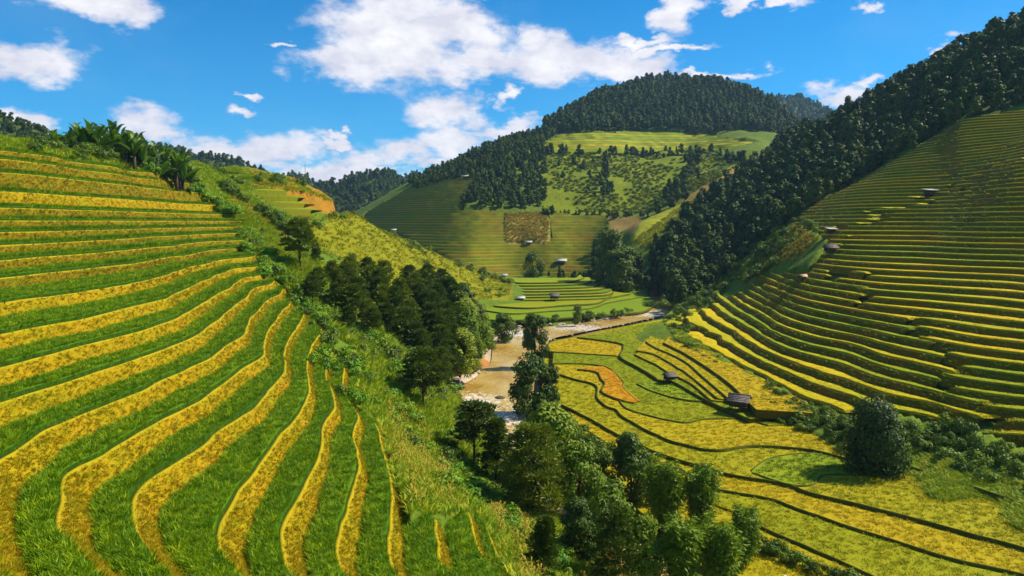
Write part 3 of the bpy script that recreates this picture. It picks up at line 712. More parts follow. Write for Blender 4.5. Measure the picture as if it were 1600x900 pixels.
slab([(902,577),(931,581),(939,592),(945,600),(940,612),(960,622),(990,630)], [(1000,626),(976,606),(972,597),(959,581),(942,572)], 35.42, Or, 'orange ripe field in the middle of the valley')
slab([(995,600),(1026,614),(1066,624),(1096,627)], [(1094,620),(1062,600),(1030,596),(1005,596)], 35.35, Gr, 'small green field in front of the little hut')
slab([(858,549),(900,552),(960,556),(975,562),(1000,575),(1040,596)], [(1140,620),(1060,512),(1042,500),(1000,508),(900,526),(858,537)], 35.3, G, 'gold field along the upper river bank')
slab([(902,527),(967,536),(974,544),(970,558),(995,572),(1023,589),(1032,595),(1052,597),(1094,620),(1130,637),(1170,655)], [(1270,640),(1250,610),(1150,555),(1060,512),(1042,500),(1000,508),(930,522)], 34.9, Lm, 'lime field behind the curved bund')
slab([(992,554),(1023,569),(1043,581),(1080,600),(1110,625)], [(1270,640),(1250,610),(1150,555),(1060,520),(1020,535)], 34.6, G, 'narrow gold field above the curved bund')
slab([(994,548),(1018,552),(1037,561),(1060,575),(1077,586),(1120,622)], [(1270,640),(1250,610),(1150,555),(1060,520),(1010,530)], 34.3, G, 'narrow ripe field on the second step')
slab([(1009,534),(1026,544),(1066,562),(1100,590),(1140,625)], [(1270,640),(1250,610),(1150,555),(1060,512),(1020,520)], 34.0, G, 'narrow gold field on the third step')
slab([(1037,536),(1066,550),(1094,567),(1122,586),(1147,606),(1180,640)], [(1270,645),(1250,605),(1150,550),(1086,523),(1060,508)], 33.5, G, 'gold strip under the green terraces')
slab([(1424,730),(1500,754),(1600,786),(1740,822)], [(1740,802),(1600,766),(1500,737),(1430,715)], 35.35, Gr, 'thin green strip on the bank under the shrub belt', 0.7)
MB_ = [(1000,457),(956,455),(920,441),(892,436),(800,436),(762,455),(750,470)]
slab([(745,478),(746,497),(800,500),(860,498),(960,491),(1006,486),(1021,475),(1018,465)], [(1000,457),(960,452),(900,436),(800,436)], 36.3, Gr, 'green field inside the river bend')
slab([(752,484),(800,490),(860,486),(920,482),(950,473),(990,466),(1010,462)], MB_, 35.9, Gr, 'long green field inside the river bend')
slab([(752,476),(820,481),(880,477),(930,474),(950,466),(985,459)], MB_[1:], 35.3, Lm, 'lime field below the huts in the river bend')
for i, (yy, xr) in enumerate([(467, 956), (462, 958), (458, 955), (453, 948), (449, 938), (444, 926), (440, 912)]):
    slab([(760 + i * 7, yy + 1), (820, yy + 2), (880, yy + 1), (xr - 15, yy - 1), (xr, yy - 6)], [(xr - 6, yy - 11), (900, 434), (800, 434), (775 + i * 5, 446)], 34.8 - i * 0.65, Lm if i % 2 else Gr, 'narrow terrace behind the huts in the river bend')

# river
def build_river():
    P = RIVER; m = len(P)
    vv, _, ff, _, _, _ = delaunay_2d_cdt([Vector(p) for p in P], [], [list(range(m))], 1, 1e-4)
    tv = np.array([(v.x, v.y, WATER) for v in vv]); tris = []
    for f in ff:
        f = list(f); p0, p1, p2 = tv[f[0]], tv[f[1]], tv[f[2]]
        tris.append(f[::-1] if (p1[0] - p0[0]) * (p2[1] - p0[1]) - (p1[1] - p0[1]) * (p2[0] - p0[0]) < 0 else f)
    c = mesh_from('river', tv, tris)
    mt, t = new_mat('river_water'); p = geo_pos(t)
    st = N(t, 'ShaderNodeVectorMath', operation='MULTIPLY'); t.links.new(p, st.inputs[0]); st.inputs[1].default_value = (1.0, 0.55, 1)
    n1 = noise(t, st.outputs[0], 0.10, 5.0, 0.6); n2 = noise(t, st.outputs[0], 1.2, 6.0, 0.7); n3 = noise(t, st.outputs[0], 0.35, 4.0, 0.6)
    base = ramp(t, maprange(t, n1, 0.35, 0.65), [(0, (0.30, 0.16, 0.012)), (0.45, (0.44, 0.28, 0.055)), (1, (0.54, 0.40, 0.15))])
    rap = None
    for (px, py, r_) in ((790, 652, 12), (740, 625, 9), (815, 690, 9), (800, 522, 16), (905, 512, 14), (1010, 490, 16)):
        x, y, _ = at(px, py, -WATER); v = N(t, 'ShaderNodeVectorMath', operation='DISTANCE'); t.links.new(p, v.inputs[0]); v.inputs[1].default_value = (float(x), float(y), WATER)
        g_ = maprange(t, v.outputs['Value'], 0, r_ * 1.3, 1.0, 0.0, True); rap = g_ if rap is None else math_(t, 'MAXIMUM', rap, g_)
    n4 = noise(t, st.outputs[0], 0.8, 7.0, 0.75)
    foam = maprange(t, math_(t, 'ADD', n4, math_(t, 'MULTIPLY', rap, 0.20)), 0.60, 0.74)
    col = mixc(t, foam, base, (0.80, 0.76, 0.68))
    finish(t, col, 0.2, math_(t, 'ADD', math_(t, 'MULTIPLY', n4, 1.4), n3), 0.8, 0.25, 0.3)
    c.materials.append(mt)
    o = obj('river', c); tag(o, 'muddy brown river winding through the valley', 'river', kind='structure')
build_river()

# ------------------------------------------------------------------ plants: prototypes
PROTO = bpy.data.collections.new('plant_prototypes')          # never linked to the scene: only shapes to copy
def cards(cen, dirs, length, width, r, droop=0.0, nrm=None):
    """leaf-shaped quads: base at cen, pointing along dirs"""
    n = len(cen); d = dirs / (np.linalg.norm(dirs, axis=1, keepdims=True) + 1e-9)
    s = np.cross(d, r.normal(size=(n, 3)) if nrm is None else nrm); s /= (np.linalg.norm(s, axis=1, keepdims=True) + 1e-9)
    L = (np.asarray(length) * r.uniform(0.7, 1.3, n))[:, None]; w = (np.asarray(width) * r.uniform(0.7, 1.3, n))[:, None]
    tip = cen + d * L; tip[:, 2] -= droop * L[:, 0]
    mid = cen + d * L * 0.5
    V = np.stack([cen, mid + s * w * 0.5, tip, mid - s * w * 0.5], 1).reshape(-1, 3)
    return V, np.arange(n * 4).reshape(n, 4)
def join(parts):
    Vs, Fs, n = [], [], 0
    for V, Fq in parts: Vs.append(V); Fs.append(Fq + n); n += len(V)
    return np.concatenate(Vs), np.concatenate(Fs)
def sphere_dirs(n, r):
    v = r.normal(size=(n, 3)); return v / np.linalg.norm(v, axis=1, keepdims=True)
def clump_leaves(centres, radii, per, leaf, r, up=0.35, aspect=0.6, jit=0.38):
    parts = []; mid = np.mean(np.array(centres), 0)
    for c, rad in zip(centres, radii):
        m = int(per * r.uniform(0.75, 1.25)); d = sphere_dirs(m, r); d[:, 2] = d[:, 2] * 0.8 + 0.12
        rr = rad * r.uniform(0.55, 1.0, m) ** 0.6
        p = c + d * rr[:, None]
        rad_ = (c - mid) / (np.linalg.norm(c - mid) + 1e-6)
        nn = d * 0.9 + rad_ * 0.35 + np.array([0, 0, 0.15]) + r.normal(size=(m, 3)) * jit
        dirs = np.cross(nn, r.normal(size=(m, 3)))
        parts.append(cards(p, dirs, leaf, leaf * aspect, r, 0.12, nn))
    return join(parts)
def trunk_mesh(name, h, r0, limbs, r, lean=0.05, mat='bark', top=0.85):
    mb = MB(); n = 6; lx, ly = r.normal(size=2) * lean * h
    pts = [np.array([lx * (i / n) ** 1.5 + r.normal() * r0 * 0.3 * (i > 0), ly * (i / n) ** 1.5 + r.normal() * r0 * 0.3 * (i > 0), h * top * i / n]) for i in range(n + 1)]
    mb.tube(pts, [r0 * (1.25 if i == 0 else 1 - 0.75 * i / n) for i in range(n + 1)], 7)
    for c in limbs:
        f = min(0.92, max(0.2, (c[2] / h) * 0.82)); i = min(int(f * n), n - 1); b = pts[i] + (pts[i + 1] - pts[i]) * (f * n - i)
        b = b - [0, 0, 0.08 * h * r.uniform(0, 1)]
        mid = (b + c) / 2 + [0, 0, 0.04 * h]
        mb.tube([b, mid, c], [r0 * 0.35, r0 * 0.22, r0 * 0.06], 5)
    return mb.mesh(name, M[mat], True)
def broadleaf(seed, h=10.0, w=6.0, low=0.25, ncl=26, per=110, leaf=0.42, mat='leaf_mid', shape='oval', limb=8):
    r = np.random.default_rng(seed); cs = []; rad = []
    for i in range(ncl):
        f = r.uniform(0, 1)
        z = h * (low + (1 - low) * f); a = r.uniform(0, 2 * math.pi)
        prof = {'oval': math.sin(math.pi * min(0.97, 0.16 + 0.80 * f)) ** 0.7, 'cone': (1.02 - f) ** 0.8, 'top': math.sin(math.pi * min(1, 0.32 + 0.62 * f)) ** 0.6, 'col': 0.9 * math.sin(math.pi * (0.1 + 0.84 * f)) ** 0.4}[shape]
        R = w / 2 * prof * math.sqrt(r.uniform(0.25, 1.0)) * r.uniform(0.7, 1.12)
        cs.append(np.array([R * math.cos(a), R * math.sin(a), z - 0.06 * h * (R / (w / 2)) ** 2])); rad.append(w * r.uniform(0.13, 0.23))
    V, Fq = clump_leaves(cs, rad, per, leaf, r, aspect=0.8 if mat == 'far_leaf' else 0.6, jit=0.22 if mat == 'far_leaf' else 0.38)
    crown = mesh_from('crown', V, Fq, M[mat])
    tr = trunk_mesh('trunk', h, 0.022 * h + 0.03, [cs[i] for i in r.choice(ncl, min(limb, ncl), replace=False)], r, 0.03)
    return [('trunk', tr), ('crown', crown)]
def pine(seed, h=10.0, w=5.5, low=0.4, ncl=26, per=95, shape='round', mat='pine', leaf=0.5):
    r = np.random.default_rng(seed); cs = []; rad = []
    for i in range(ncl):
        f = (i + r.uniform(0, 1)) / ncl; z = h * (low + (0.97 - low) * f); a = i * 2.4 + r.uniform(-0.5, 0.5)
        prof = {'round': math.sin(math.pi * min(1, 0.24 + 0.72 * f)) ** 0.75, 'cone': (1.04 - f) ** 0.9}[shape]
        R = w / 2 * prof * r.uniform(0.35, 1.0)
        cs.append(np.array([R * math.cos(a), R * math.sin(a), z])); rad.append(w * r.uniform(0.10, 0.17))
    parts = []
    for c, rd in zip(cs, rad):
        m = int(per * r.uniform(0.8, 1.2)); d = sphere_dirs(m, r); d[:, 2] = np.abs(d[:, 2]) * 0.75 - 0.15
        p = c + d * (rd * r.uniform(0.3, 1.0, m))[:, None] * [1.25, 1.25, 0.75]
        parts.append(cards(p, d + [0, 0, 0.35] + r.normal(size=(m, 3)) * 0.25, leaf, leaf * 0.34, r))
    V, Fq = join(parts)
    tr = trunk_mesh('trunk', h, 0.016 * h + 0.03, [c * [0.85, 0.85, 1] for c in cs[::2]], r, 0.02)
    return [('trunk', tr), ('crown', mesh_from('crown', V, Fq, M[mat]))]
def bamboo(seed, h=11.0, spread=3.0, n=22, per=110, mat='bamboo_leaf'):
    r = np.random.default_rng(seed); mb = MB(); parts = []
    for i in range(n):
        a = r.uniform(0, 2 * math.pi); rb = r.uniform(0, 0.7); hh = h * r.uniform(0.6, 1.0); bend = spread * r.uniform(0.15, 1.0)
        t = np.linspace(0, 1, 9)
        P = np.stack([math.cos(a) * (rb + bend * t ** 2.3), math.sin(a) * (rb + bend * t ** 2.3), hh * (t - 0.16 * t ** 4)], 1)
        mb.tube(P, [0.05 * (1 - 0.85 * q) for q in t], 5)
        m = per; f = r.uniform(0.12, 1.0, m) ** 0.8
        p = np.stack([np.interp(f, t, P[:, k]) for k in range(3)], 1) + r.normal(size=(m, 3)) * (0.18 + 0.42 * np.sin(np.pi * np.clip(f, 0, .98)))[:, None]
        d = r.normal(size=(m, 3)); d[:, 2] = d[:, 2] * 0.4 - 0.55
        parts.append(cards(p, d, 0.55, 0.15, r))
    V, Fq = join(parts)
    return [('culms', mb.mesh('culms', M['leaf_mid'], True)), ('crown', mesh_from('crown', V, Fq, M[mat]))]
def bush(seed, w=2.0, h=1.6, ncl=9, per=55, leaf=0.28, mat='shrub'):
    r = np.random.default_rng(seed); cs = []; rad = []
    for i in range(ncl):
        a = r.uniform(0, 2 * math.pi); R = w / 2 * math.sqrt(r.uniform(0, 0.8)); cs.append(np.array([R * math.cos(a), R * math.sin(a), h * r.uniform(0.2, 0.8) * (1.1 - 0.6 * (R / (w / 2)) ** 2)])); rad.append(w * r.uniform(0.16, 0.26))
    V, Fq = clump_leaves(cs, rad, per, leaf, r, aspect=0.55)
    V[:, 2] = np.maximum(V[:, 2], -0.15)
    return mesh_from('bush', V, Fq, M[mat])
def tuft(name, seed, n, h, rad, wid, mat, lean=0.35, droop=0.15):
    r = np.random.default_rng(seed); a = r.uniform(0, 2 * math.pi, n); R = rad * np.sqrt(r.uniform(0, 1, n))
    b = np.stack([R * np.cos(a), R * np.sin(a), np.full(n, -0.03)], 1)
    d = np.stack([np.cos(a + r.normal(size=n) * 0.6) * lean * r.uniform(0.2, 1, n), np.sin(a + r.normal(size=n) * 0.6) * lean * r.uniform(0.2, 1, n), np.ones(n)], 1)
    hh = h * r.uniform(0.65, 1.1, n)
    s = np.stack([-np.sin(a + r.uniform(-1.5, 1.5, n)), np.cos(a + r.uniform(-1.5, 1.5, n)), np.zeros(n)], 1) * wid / 2
    m = b + d * (hh * 0.6)[:, None]; t = b + d * hh[:, None] * [1.9, 1.9, 1.0]; t[:, 2] -= droop * hh
    V = np.stack([b - s * 0.7, b + s * 0.7, m + s, t, m - s], 1).reshape(-1, 3); i = np.arange(n)[:, None] * 5
    me = mesh_from(name, V, [np.concatenate([i, i + 1, i + 2, i + 4], 1), np.concatenate([i + 4, i + 2, i + 3], 1)], M[mat])
    return me
def proto(name, me):
    o = bpy.data.objects.new(name, me); return o
_gn = {}
def scatter(name, protos, pts, scale, rz, label, cat, tilt=None, seed=1, parent=None, top=True):
    """one stuff object: copies of small plants standing at pts"""
    if len(pts) == 0: return None
    me = bpy.data.meshes.new(name); me.vertices.add(len(pts)); me.vertices.foreach_set('co', np.asarray(pts, np.float32).ravel())
    r = np.random.default_rng(seed)
    A = me.attributes.new('scl', 'FLOAT', 'POINT'); A.data.foreach_set('value', np.asarray(scale, np.float32))
    rot = np.zeros((len(pts), 3), np.float32); rot[:, 2] = rz
    if tilt is not None: rot[:, :2] = tilt
    A = me.attributes.new('rot', 'FLOAT_VECTOR', 'POINT'); A.data.foreach_set('vector', rot.ravel())
    A = me.attributes.new('idx', 'INT', 'POINT'); A.data.foreach_set('value', r.integers(0, len(protos), len(pts)).astype(np.int32))
    c = bpy.data.collections.new(name + '_plants')
    for i, p in enumerate(protos): c.objects.link(proto('%s_%02d' % (name, i), p))
    g = bpy.data.node_groups.new(name, 'GeometryNodeTree')
    g.interface.new_socket('Geometry', in_out='INPUT', socket_type='NodeSocketGeometry'); g.interface.new_socket('Geometry', in_out='OUTPUT', socket_type='NodeSocketGeometry')
    gi = g.nodes.new('NodeGroupInput'); go = g.nodes.new('NodeGroupOutput'); ip = g.nodes.new('GeometryNodeInstanceOnPoints'); ci = g.nodes.new('GeometryNodeCollectionInfo')
    ci.inputs[0].default_value = c; ci.inputs['Separate Children'].default_value = True; ci.inputs['Reset Children'].default_value = True
    def attr(n, t):
        a = g.nodes.new('GeometryNodeInputNamedAttribute'); a.data_type = t; a.inputs[0].default_value = n; return a.outputs[0]
    g.links.new(gi.outputs[0], ip.inputs['Points']); g.links.new(ci.outputs[0], ip.inputs['Instance'])
    ip.inputs['Pick Instance'].default_value = True
    g.links.new(attr('idx', 'INT'), ip.inputs['Instance Index'])
    er = g.nodes.new('FunctionNodeEulerToRotation'); g.links.new(attr('rot', 'FLOAT_VECTOR'), er.inputs[0]); g.links.new(er.outputs[0], ip.inputs['Rotation'])
    g.links.new(attr('scl', 'FLOAT'), ip.inputs['Scale']); g.links.new(ip.outputs[0], go.inputs[0])
    o = obj(name, me, parent); md = o.modifiers.new('scatter', 'NODES'); md.node_group = g
    tag(o, label, cat, kind='stuff'); return o
def in_zone(poly, d0, d1, n, seed, avoid=None, zmin=-36.2):
    """random points on the land within an outline"""
    r = np.random.default_rng(seed); xs = np.array([p[0] for p in poly]); out = []; got = 0
    u0, u1 = (xs.min() - 800) / F, (xs.max() - 800) / F
    for _ in range(60):
        m = 60000; y = np.sqrt(r.uniform(d0 ** 2, d1 ** 2, m)); x = r.uniform(u0 * 1.05 - .02, u1 * 1.05 + .02, m) * y; z = H_ground(x, y)
        px, py = proj(x, y, z); k = inpoly(px, py, poly) & (z > zmin)
        if avoid is not None: k &= ~avoid(x, y, z)
        out.append(np.stack([x, y, z], 1)[k]); got += k.sum()
        if got >= n: break
    return np.concatenate(out)[:n]
def thin(P, gap):
    """drop points closer than gap (gap may grow with distance)"""
    cell = {}; keep = []
    for i, p in enumerate(P):
        g = gap(p[1]) if callable(gap) else gap; k = (int(p[0] // g), int(p[1] // g))
        if k in cell: continue
        cell[k] = 1; keep.append(i)
    return P[keep]

# ------------------------------------------------------------------ grasses and crops
R0 = np.random.default_rng(5)
def rs(n, a, b): return R0.uniform(a, b, n)
rice_t = [tuft('rice_tuft', 100 + i, 20, 0.60, 0.20, 0.040, 'rice_blade', 0.45, 0.12) for i in range(4)]
P, _ = sampler('left', 'rice', lambda x, y: np.clip(30 * (36 / np.maximum(y, 8)) ** 1.15, 5.0, 40), 1)
scatter('young_rice', rice_t, P + [0, 0, 0.16], rs(len(P), 0.75, 1.1) * np.clip(P[:, 1] / 70, 1, 1.5), rs(len(P), 0, 6.28), 'dense green rice growing on the near terraces', 'rice', seed=2)
dry_t = [tuft('dry_tuft', 120 + i, 14, 0.17, 0.15, 0.028, 'dry_grass', 1.1, 0.25) for i in range(3)] + [tuft('dry_tuft', 130, 12, 0.20, 0.13, 0.026, 'grass', 0.6, 0.2)]
P, Nn = sampler('left', 'bank', lambda x, y: np.clip(48 * (36 / np.maximum(y, 8)) ** 1.3, 3.5, 60), 3)
UP = (P[:, 2] > -7.5) & ~((P[:, 2] > 1.7) & (P[:, 2] < 4.3))
olive_t = [tuft('old_tuft', 135 + i, 14, 0.17, 0.15, 0.028, 'old_grass', 1.1, 0.25) for i in range(3)]
for nm, tt, kk, lb in (('dry_grass', dry_t, ~UP, 'golden dry grass on the lower near terrace banks'), ('old_grass', olive_t, UP, 'olive dry grass on the upper near terrace banks')):
    Pk, Nk = P[kk], Nn[kk]
    scatter(nm, tt, Pk, rs(len(Pk), 0.6, 1.2) * np.clip(Pk[:, 1] / 70, 1, 1.4), rs(len(Pk), 0, 6.28), lb, 'grass', tilt=np.stack([-Nk[:, 1], Nk[:, 0]], 1) * 0.5, seed=4)
grass_t = [tuft('grass_tuft', 140 + i, 18, 0.75, 0.30, 0.06, 'grass', 0.6, 0.2) for i in range(4)]
SLOPE = [(372,335),(385,330),(440,372),(520,425),(600,520),(680,600),(720,640),(800,740),(960,900),(900,960),(830,960),(800,900),(745,802),(700,802),(662,806),(640,812),(604,700),(592,655),(562,642),(557,547),(508,512),(466,466),(410,410),(372,350)]
P = in_zone(SLOPE, 42, 215, 15000, 11); 
scatter('slope_grass', grass_t, P - [0, 0, 0.05], rs(len(P), 0.7, 1.8) * np.clip(P[:, 1] / 90, 0.8, 1.5), rs(len(P), 0, 6.28), 'tall green grass on the slope below the near terraces', 'grass', seed=12)
SPURF = [(455,340),(545,332),(700,405),(800,440),(795,462),(735,472),(640,458),(560,425),(480,385)]
corn_t = [tuft('corn_tuft', 150 + i, 14, 1.0, 0.5, 0.11, 'corn_leaf', 0.5, 0.3) for i in range(4)]
P = in_zone(SPURF, 185, 440, 11000, 13)
scatter('spur_crop', corn_t, P - [0, 0, 0.1], rs(len(P), 0.6, 1.2), rs(len(P), 0, 6.28), 'yellow green maize on the face of the spur', 'maize', seed=14)
def stalk(seed):
    r = np.random.default_rng(seed); h = 1.7; mb = MB(); mb.tube([(0, 0, -0.1), (0.03, 0, 0.9), (0.08, 0.05, h)], [0.022, 0.018, 0.008], 4, False)
    for i in range(7):
        a = i * 2.6 + r.uniform(-.4, .4); z = 0.35 + i * 0.19; d = np.array([math.cos(a), math.sin(a), 0]); s = np.array([-d[1], d[0], 0]) * 0.045; c = np.array([0.03, 0, z])
        mb.add([c - s * .4, c + s * .4, c + d * .3 + [0, 0, .16] + s, c + d * .3 + [0, 0, .16] - s, c + d * .6 + [0, 0, -.22]], [[0, 1, 2, 3], [3, 2, 4]])
    return mb.mesh('stalk', M['maize'])
MAIZE = [(604,640),(650,650),(700,740),(735,800),(700,802),(662,806),(640,812),(618,740)]
P = np.concatenate([in_zone(MAIZE, 45, 130, 260, 15), in_zone([(760,800),(800,790),(860,880),(830,940),(800,890)], 45, 90, 120, 16)])
scatter('dry_maize', [stalk(i) for i in range(4)], P, rs(len(P), 0.75, 1.2), rs(len(P), 0, 6.28), 'dry brown maize stalks on the slope beside the near terraces', 'maize', tilt=R0.normal(size=(len(P), 2)) * 0.15, seed=16)
rt_t = [tuft('right_tuft', 155 + i, 14, 0.5, 0.32, 0.07, 'right_blade', 0.9, 0.25) for i in range(3)]
Q = [sampler(k, 'rice', lambda x, y: np.clip(4.5 * (120 / np.maximum(y, 60)) ** 2, 0.4, 6), 70 + i)[0] for i, k in enumerate(('rA', 'rB', 'rC'))]
P = np.concatenate(Q); P = P[proj(P[:, 0], P[:, 1], P[:, 2])[0] < 1680]
scatter('terrace_rice', rt_t, P + [0, 0, 0.15], rs(len(P), 0.7, 1.15), rs(len(P), 0, 6.28), 'yellow green rice on the right hillside terraces', 'rice', seed=71)
Q = [sampler(k, 'bank', lambda x, y: np.clip(2.2 * (120 / np.maximum(y, 60)) ** 2, 0.2, 3), 80 + i)[0] for i, k in enumerate(('rA', 'rB', 'rC'))]
P = np.concatenate(Q); P = P[proj(P[:, 0], P[:, 1], P[:, 2])[0] < 1680]
scatter('bank_grass', [tuft('bank_tuft', 158, 12, 0.4, 0.3, 0.06, 'scrub', 0.7, 0.3)], P, rs(len(P), 0.6, 1.3), rs(len(P), 0, 6.28), 'rough grass on the dark banks of the right terraces', 'grass', seed=72)
P = np.concatenate([in_zone([(-60,205),(0,215),(100,225),(240,250),(310,265),(330,300),(300,284),(230,269),(170,256),(100,243),(0,233),(-60,231)], 100, 240, 2600, 73),
                    in_zone([(300,250),(372,262),(440,275),(500,302),(548,332),(470,345),(455,365),(400,352),(360,330),(330,300)], 150, 300, 4200, 74, avoid=lambda x, y, z: Z_SPUR(x, y, z))])
scatter('hilltop_grass', grass_t, P - [0, 0, 0.1], rs(len(P), 0.8, 1.9), rs(len(P), 0, 6.28), 'rough grass on the hilltop above the near terraces', 'grass', seed=75)
P = in_zone([(1300,700),(1360,735),(1440,772),(1520,802),(1640,845),(1720,880),(1720,790),(1600,755),(1500,725),(1420,700)], 75, 170, 2600, 76)
P = np.concatenate([P, in_zone([(1036,498),(1062,478),(1112,480),(1160,540),(1120,560),(1060,532)], 170, 290, 2200, 91, avoid=lambda x, y, z: Z_RIGHT(x, y, z))])
scatter('bank_weeds', grass_t, P - [0, 0, 0.05], rs(len(P), 0.5, 1.2), rs(len(P), 0, 6.28), 'weeds on the bank below the shrub belt', 'weeds', seed=77)
P = in_zone([(1185,405),(1240,352),(1290,378),(1270,398),(1200,418)], 230, 360, 900, 78)
scatter('brown_maize', [tuft('brown_tuft', 159, 12, 1.3, 0.5, 0.14, 'maize', 0.5, 0.3)], P, rs(len(P), 0.6, 1.2), rs(len(P), 0, 6.28), 'brown maize in the patch beside the right terraces', 'maize', seed=79)
P = in_zone(PATCH_POLY, 440, 720, 1500, 95)
scatter('square_maize', [tuft('patch_tuft', 196 + i, 12, 1.6, 0.7, 0.22, 'maize', 0.5, 0.3) for i in range(2)], P, rs(len(P), 0.6, 1.2), rs(len(P), 0, 6.28), 'pale maize in the square patch on the distant terraces', 'maize', seed=96)
P = in_zone([(990,375),(1060,325),(1165,262),(1172,268),(1080,328),(1010,388)], 400, 640, 1600, 97)
scatter('strip_crop', [tuft('strip_tuft', 198 + i, 12, 1.4, 0.7, 0.2, 'corn_leaf', 0.5, 0.3) for i in range(2)], P, rs(len(P), 0.6, 1.2), rs(len(P), 0, 6.28), 'yellow crop in the strip climbing beside the side valley', 'crop', seed=98)
# ripe rice standing on the valley fields
def field_points(P, z, dens, seed):
    r = np.random.default_rng(seed); lo = P.min(0); hi = P.max(0); hi[1] = min(hi[1], 260)
    if hi[1] <= lo[1]: return np.zeros((0, 3))
    n = int(min((hi - lo).prod() * dens, 160000)); q = r.uniform(lo, hi, (n, 2)); q = q[inpoly(q[:, 0], q[:, 1], [tuple(p) for p in P])]
    q = q[r.random(len(q)) < np.clip(95 / q[:, 1], 0.15, 1) ** 1.0]
    px, py = proj(q[:, 0], q[:, 1], z); q = q[(px > -60) & (px < 1680) & (py < 960)]
    return np.concatenate([q, np.full((len(q), 1), z)], 1)
vt = {'field_gold': [tuft('gold_tuft', 160 + i, 16, 0.34, 0.3, 0.06, 'gold_blade', 0.95, 0.3) for i in range(3)],
      'field_lime': [tuft('lime_tuft', 170 + i, 16, 0.34, 0.3, 0.06, 'lime_blade', 0.95, 0.3) for i in range(3)],
      'field_green': [tuft('green_tuft', 180 + i, 16, 0.34, 0.3, 0.06, 'green_blade', 0.95, 0.2) for i in range(3)],
      'field_orange': [tuft('ripe_tuft', 190 + i, 16, 0.34, 0.3, 0.06, 'orange_blade', 0.95, 0.3) for i in range(3)]}
acc = {k: [] for k in vt}
for i, (P, z, mn) in enumerate(FIELDS):
    q = field_points(P, z, 2.6, 300 + i)
    for (P2, z2, _) in FIELDS:                                  # not under a higher field
        if z2 > z + 1e-6 and len(q): q = q[~inpoly(q[:, 0], q[:, 1], [tuple(p) for p in P2])]
    if len(q): hq = H(q[:, 0], q[:, 1]); q = q[hq - 1.6 * np.clip((-35.6 - hq) / 0.5, 0, 1) < z + 0.1]
    if len(q):                                                  # and not on the bunds
        keep = np.ones(len(q), bool)
        for E2 in BUNDS:
            a = E2[:-1]; d = E2[1:] - a; L2 = (d ** 2).sum(1) + 1e-9
            for j in range(0, len(q), 20000):
                w = q[j:j + 20000, None, :2] - a[None]; t = np.clip((w * d[None]).sum(2) / L2, 0, 1)
                keep[j:j + 20000] &= (((w - t[..., None] * d[None]) ** 2).sum(2)).min(1) > 0.42 ** 2
        q = q[keep]
    if len(q): acc[mn].append(q)
for k, nm, lb in (('field_gold', 'ripe_rice', 'golden ripe rice on the valley fields'), ('field_lime', 'ripening_rice', 'yellow green rice on the valley fields'),
                  ('field_green', 'green_rice', 'green rice on the rounded valley fields'), ('field_orange', 'orange_rice', 'orange ripe rice in the middle of the valley')):
    P = np.concatenate(acc[k]); scatter(nm, vt[k], P, rs(len(P), 0.7, 1.15), rs(len(P), 0, 6.28), lb, 'rice', seed=22)

# ------------------------------------------------------------------ trees
COUNT = {}
def plant(parts, name, loc, scale, rz, label, cat, group=None, tilt=(0, 0)):
    root = empty(name, loc, rz, scale); root.rotation_euler = (tilt[0], tilt[1], rz)
    tag(root, label, cat, group)
    for (nm, me) in parts: obj(nm, me, root)
    return root
def tree_px(parts, H_proto, name, px, base, top, label, cat='tree', group=None, d=None, sink=0.15, wide=1.0, tilt=(0, 0)):
    """a tree whose foot stands where the photo shows it"""
    if d is None: x, y, z = hit(px, base)
    else:
        a, q = ray(px, base); x, y = float(a) * d, d; z = float(H_ground(np.array([x]), np.array([y]))[0])
    a, qt = ray(px, top); h = max(float(qt) * y - z, 1.5); s = h / H_proto
    return plant(parts, name, (x, y, z - sink), (s * wide, s * wide, s), R0.uniform(0, 6.28), label, cat, group, tilt)
PINE = [pine(200 + i, 10, 6.4, 0.38, 44, 150) for i in range(3)]
PINE_T = [pine(210 + i, 10, 5.6, 0.46, 36, 150) for i in range(2)]
PINE_C = [pine(220 + i, 10, 5.6, 0.26, 44, 150, 'cone') for i in range(2)]
PINE_B = [pine(230, 12, 8.5, 0.12, 70, 170), pine(231, 12, 7.5, 0.12, 60, 160)]
BROAD = [broadleaf(240 + i, 9, 7.0, 0.10, 40, 170, 0.46, 'leaf_mid', 'oval') for i in range(3)]
DARK = [broadleaf(250 + i, 9, 6.6, 0.08, 40, 170, 0.48, 'leaf_dark', 'oval') for i in range(3)]
TALL = [broadleaf(260 + i, 11, 5.4, 0.06, 40, 160, 0.46, 'leaf_dark', 'col') for i in range(2)]
BAM = [bamboo(270 + i, 11, 1.9, 34, 300) for i in range(3)]
BAMW = [broadleaf(290, 10, 9.5, 0.03, 70, 190, 0.46, 'leaf_deep', 'oval')]
tree_px(PINE[0], 10, 'pine_tree', 470, 427, 341, 'dark round pine standing alone above the left slope', 'pine tree')
tree_px(PINE_T[0], 10, 'pine_tree', 605, 536, 472, 'slender pine with thin bare trunk among the bank trees', 'pine tree')
tree_px(PINE[1], 10, 'pine_tree', 661, 642, 543, 'broad dark pine at the edge of the slope above the gravel bar', 'pine tree', wide=1.1)
tree_px(PINE_T[1], 10, 'pine_tree', 741, 728, 625, 'round topped pine with tall bare trunk beside the river', 'pine tree', wide=1.25)
tree_px(PINE_C[0], 10, 'pine_tree', 775, 758, 652, 'pointed pine just right of the round topped pine', 'pine tree')
tree_px(PINE_C[1], 10, 'pine_tree', 846, 905, 800, 'small leaning pine at the bottom edge', 'pine tree', tilt=(0, 0.12))
tree_px(PINE_B[0], 12, 'pine_tree', 832, 805, 662, 'big bushy pine right of the pointed pine', 'pine tree', wide=1.1)
tree_px(PINE_C[0], 10, 'pine_tree', 494, 418, 378, 'small thin pine just right of the lone round pine', 'pine tree')
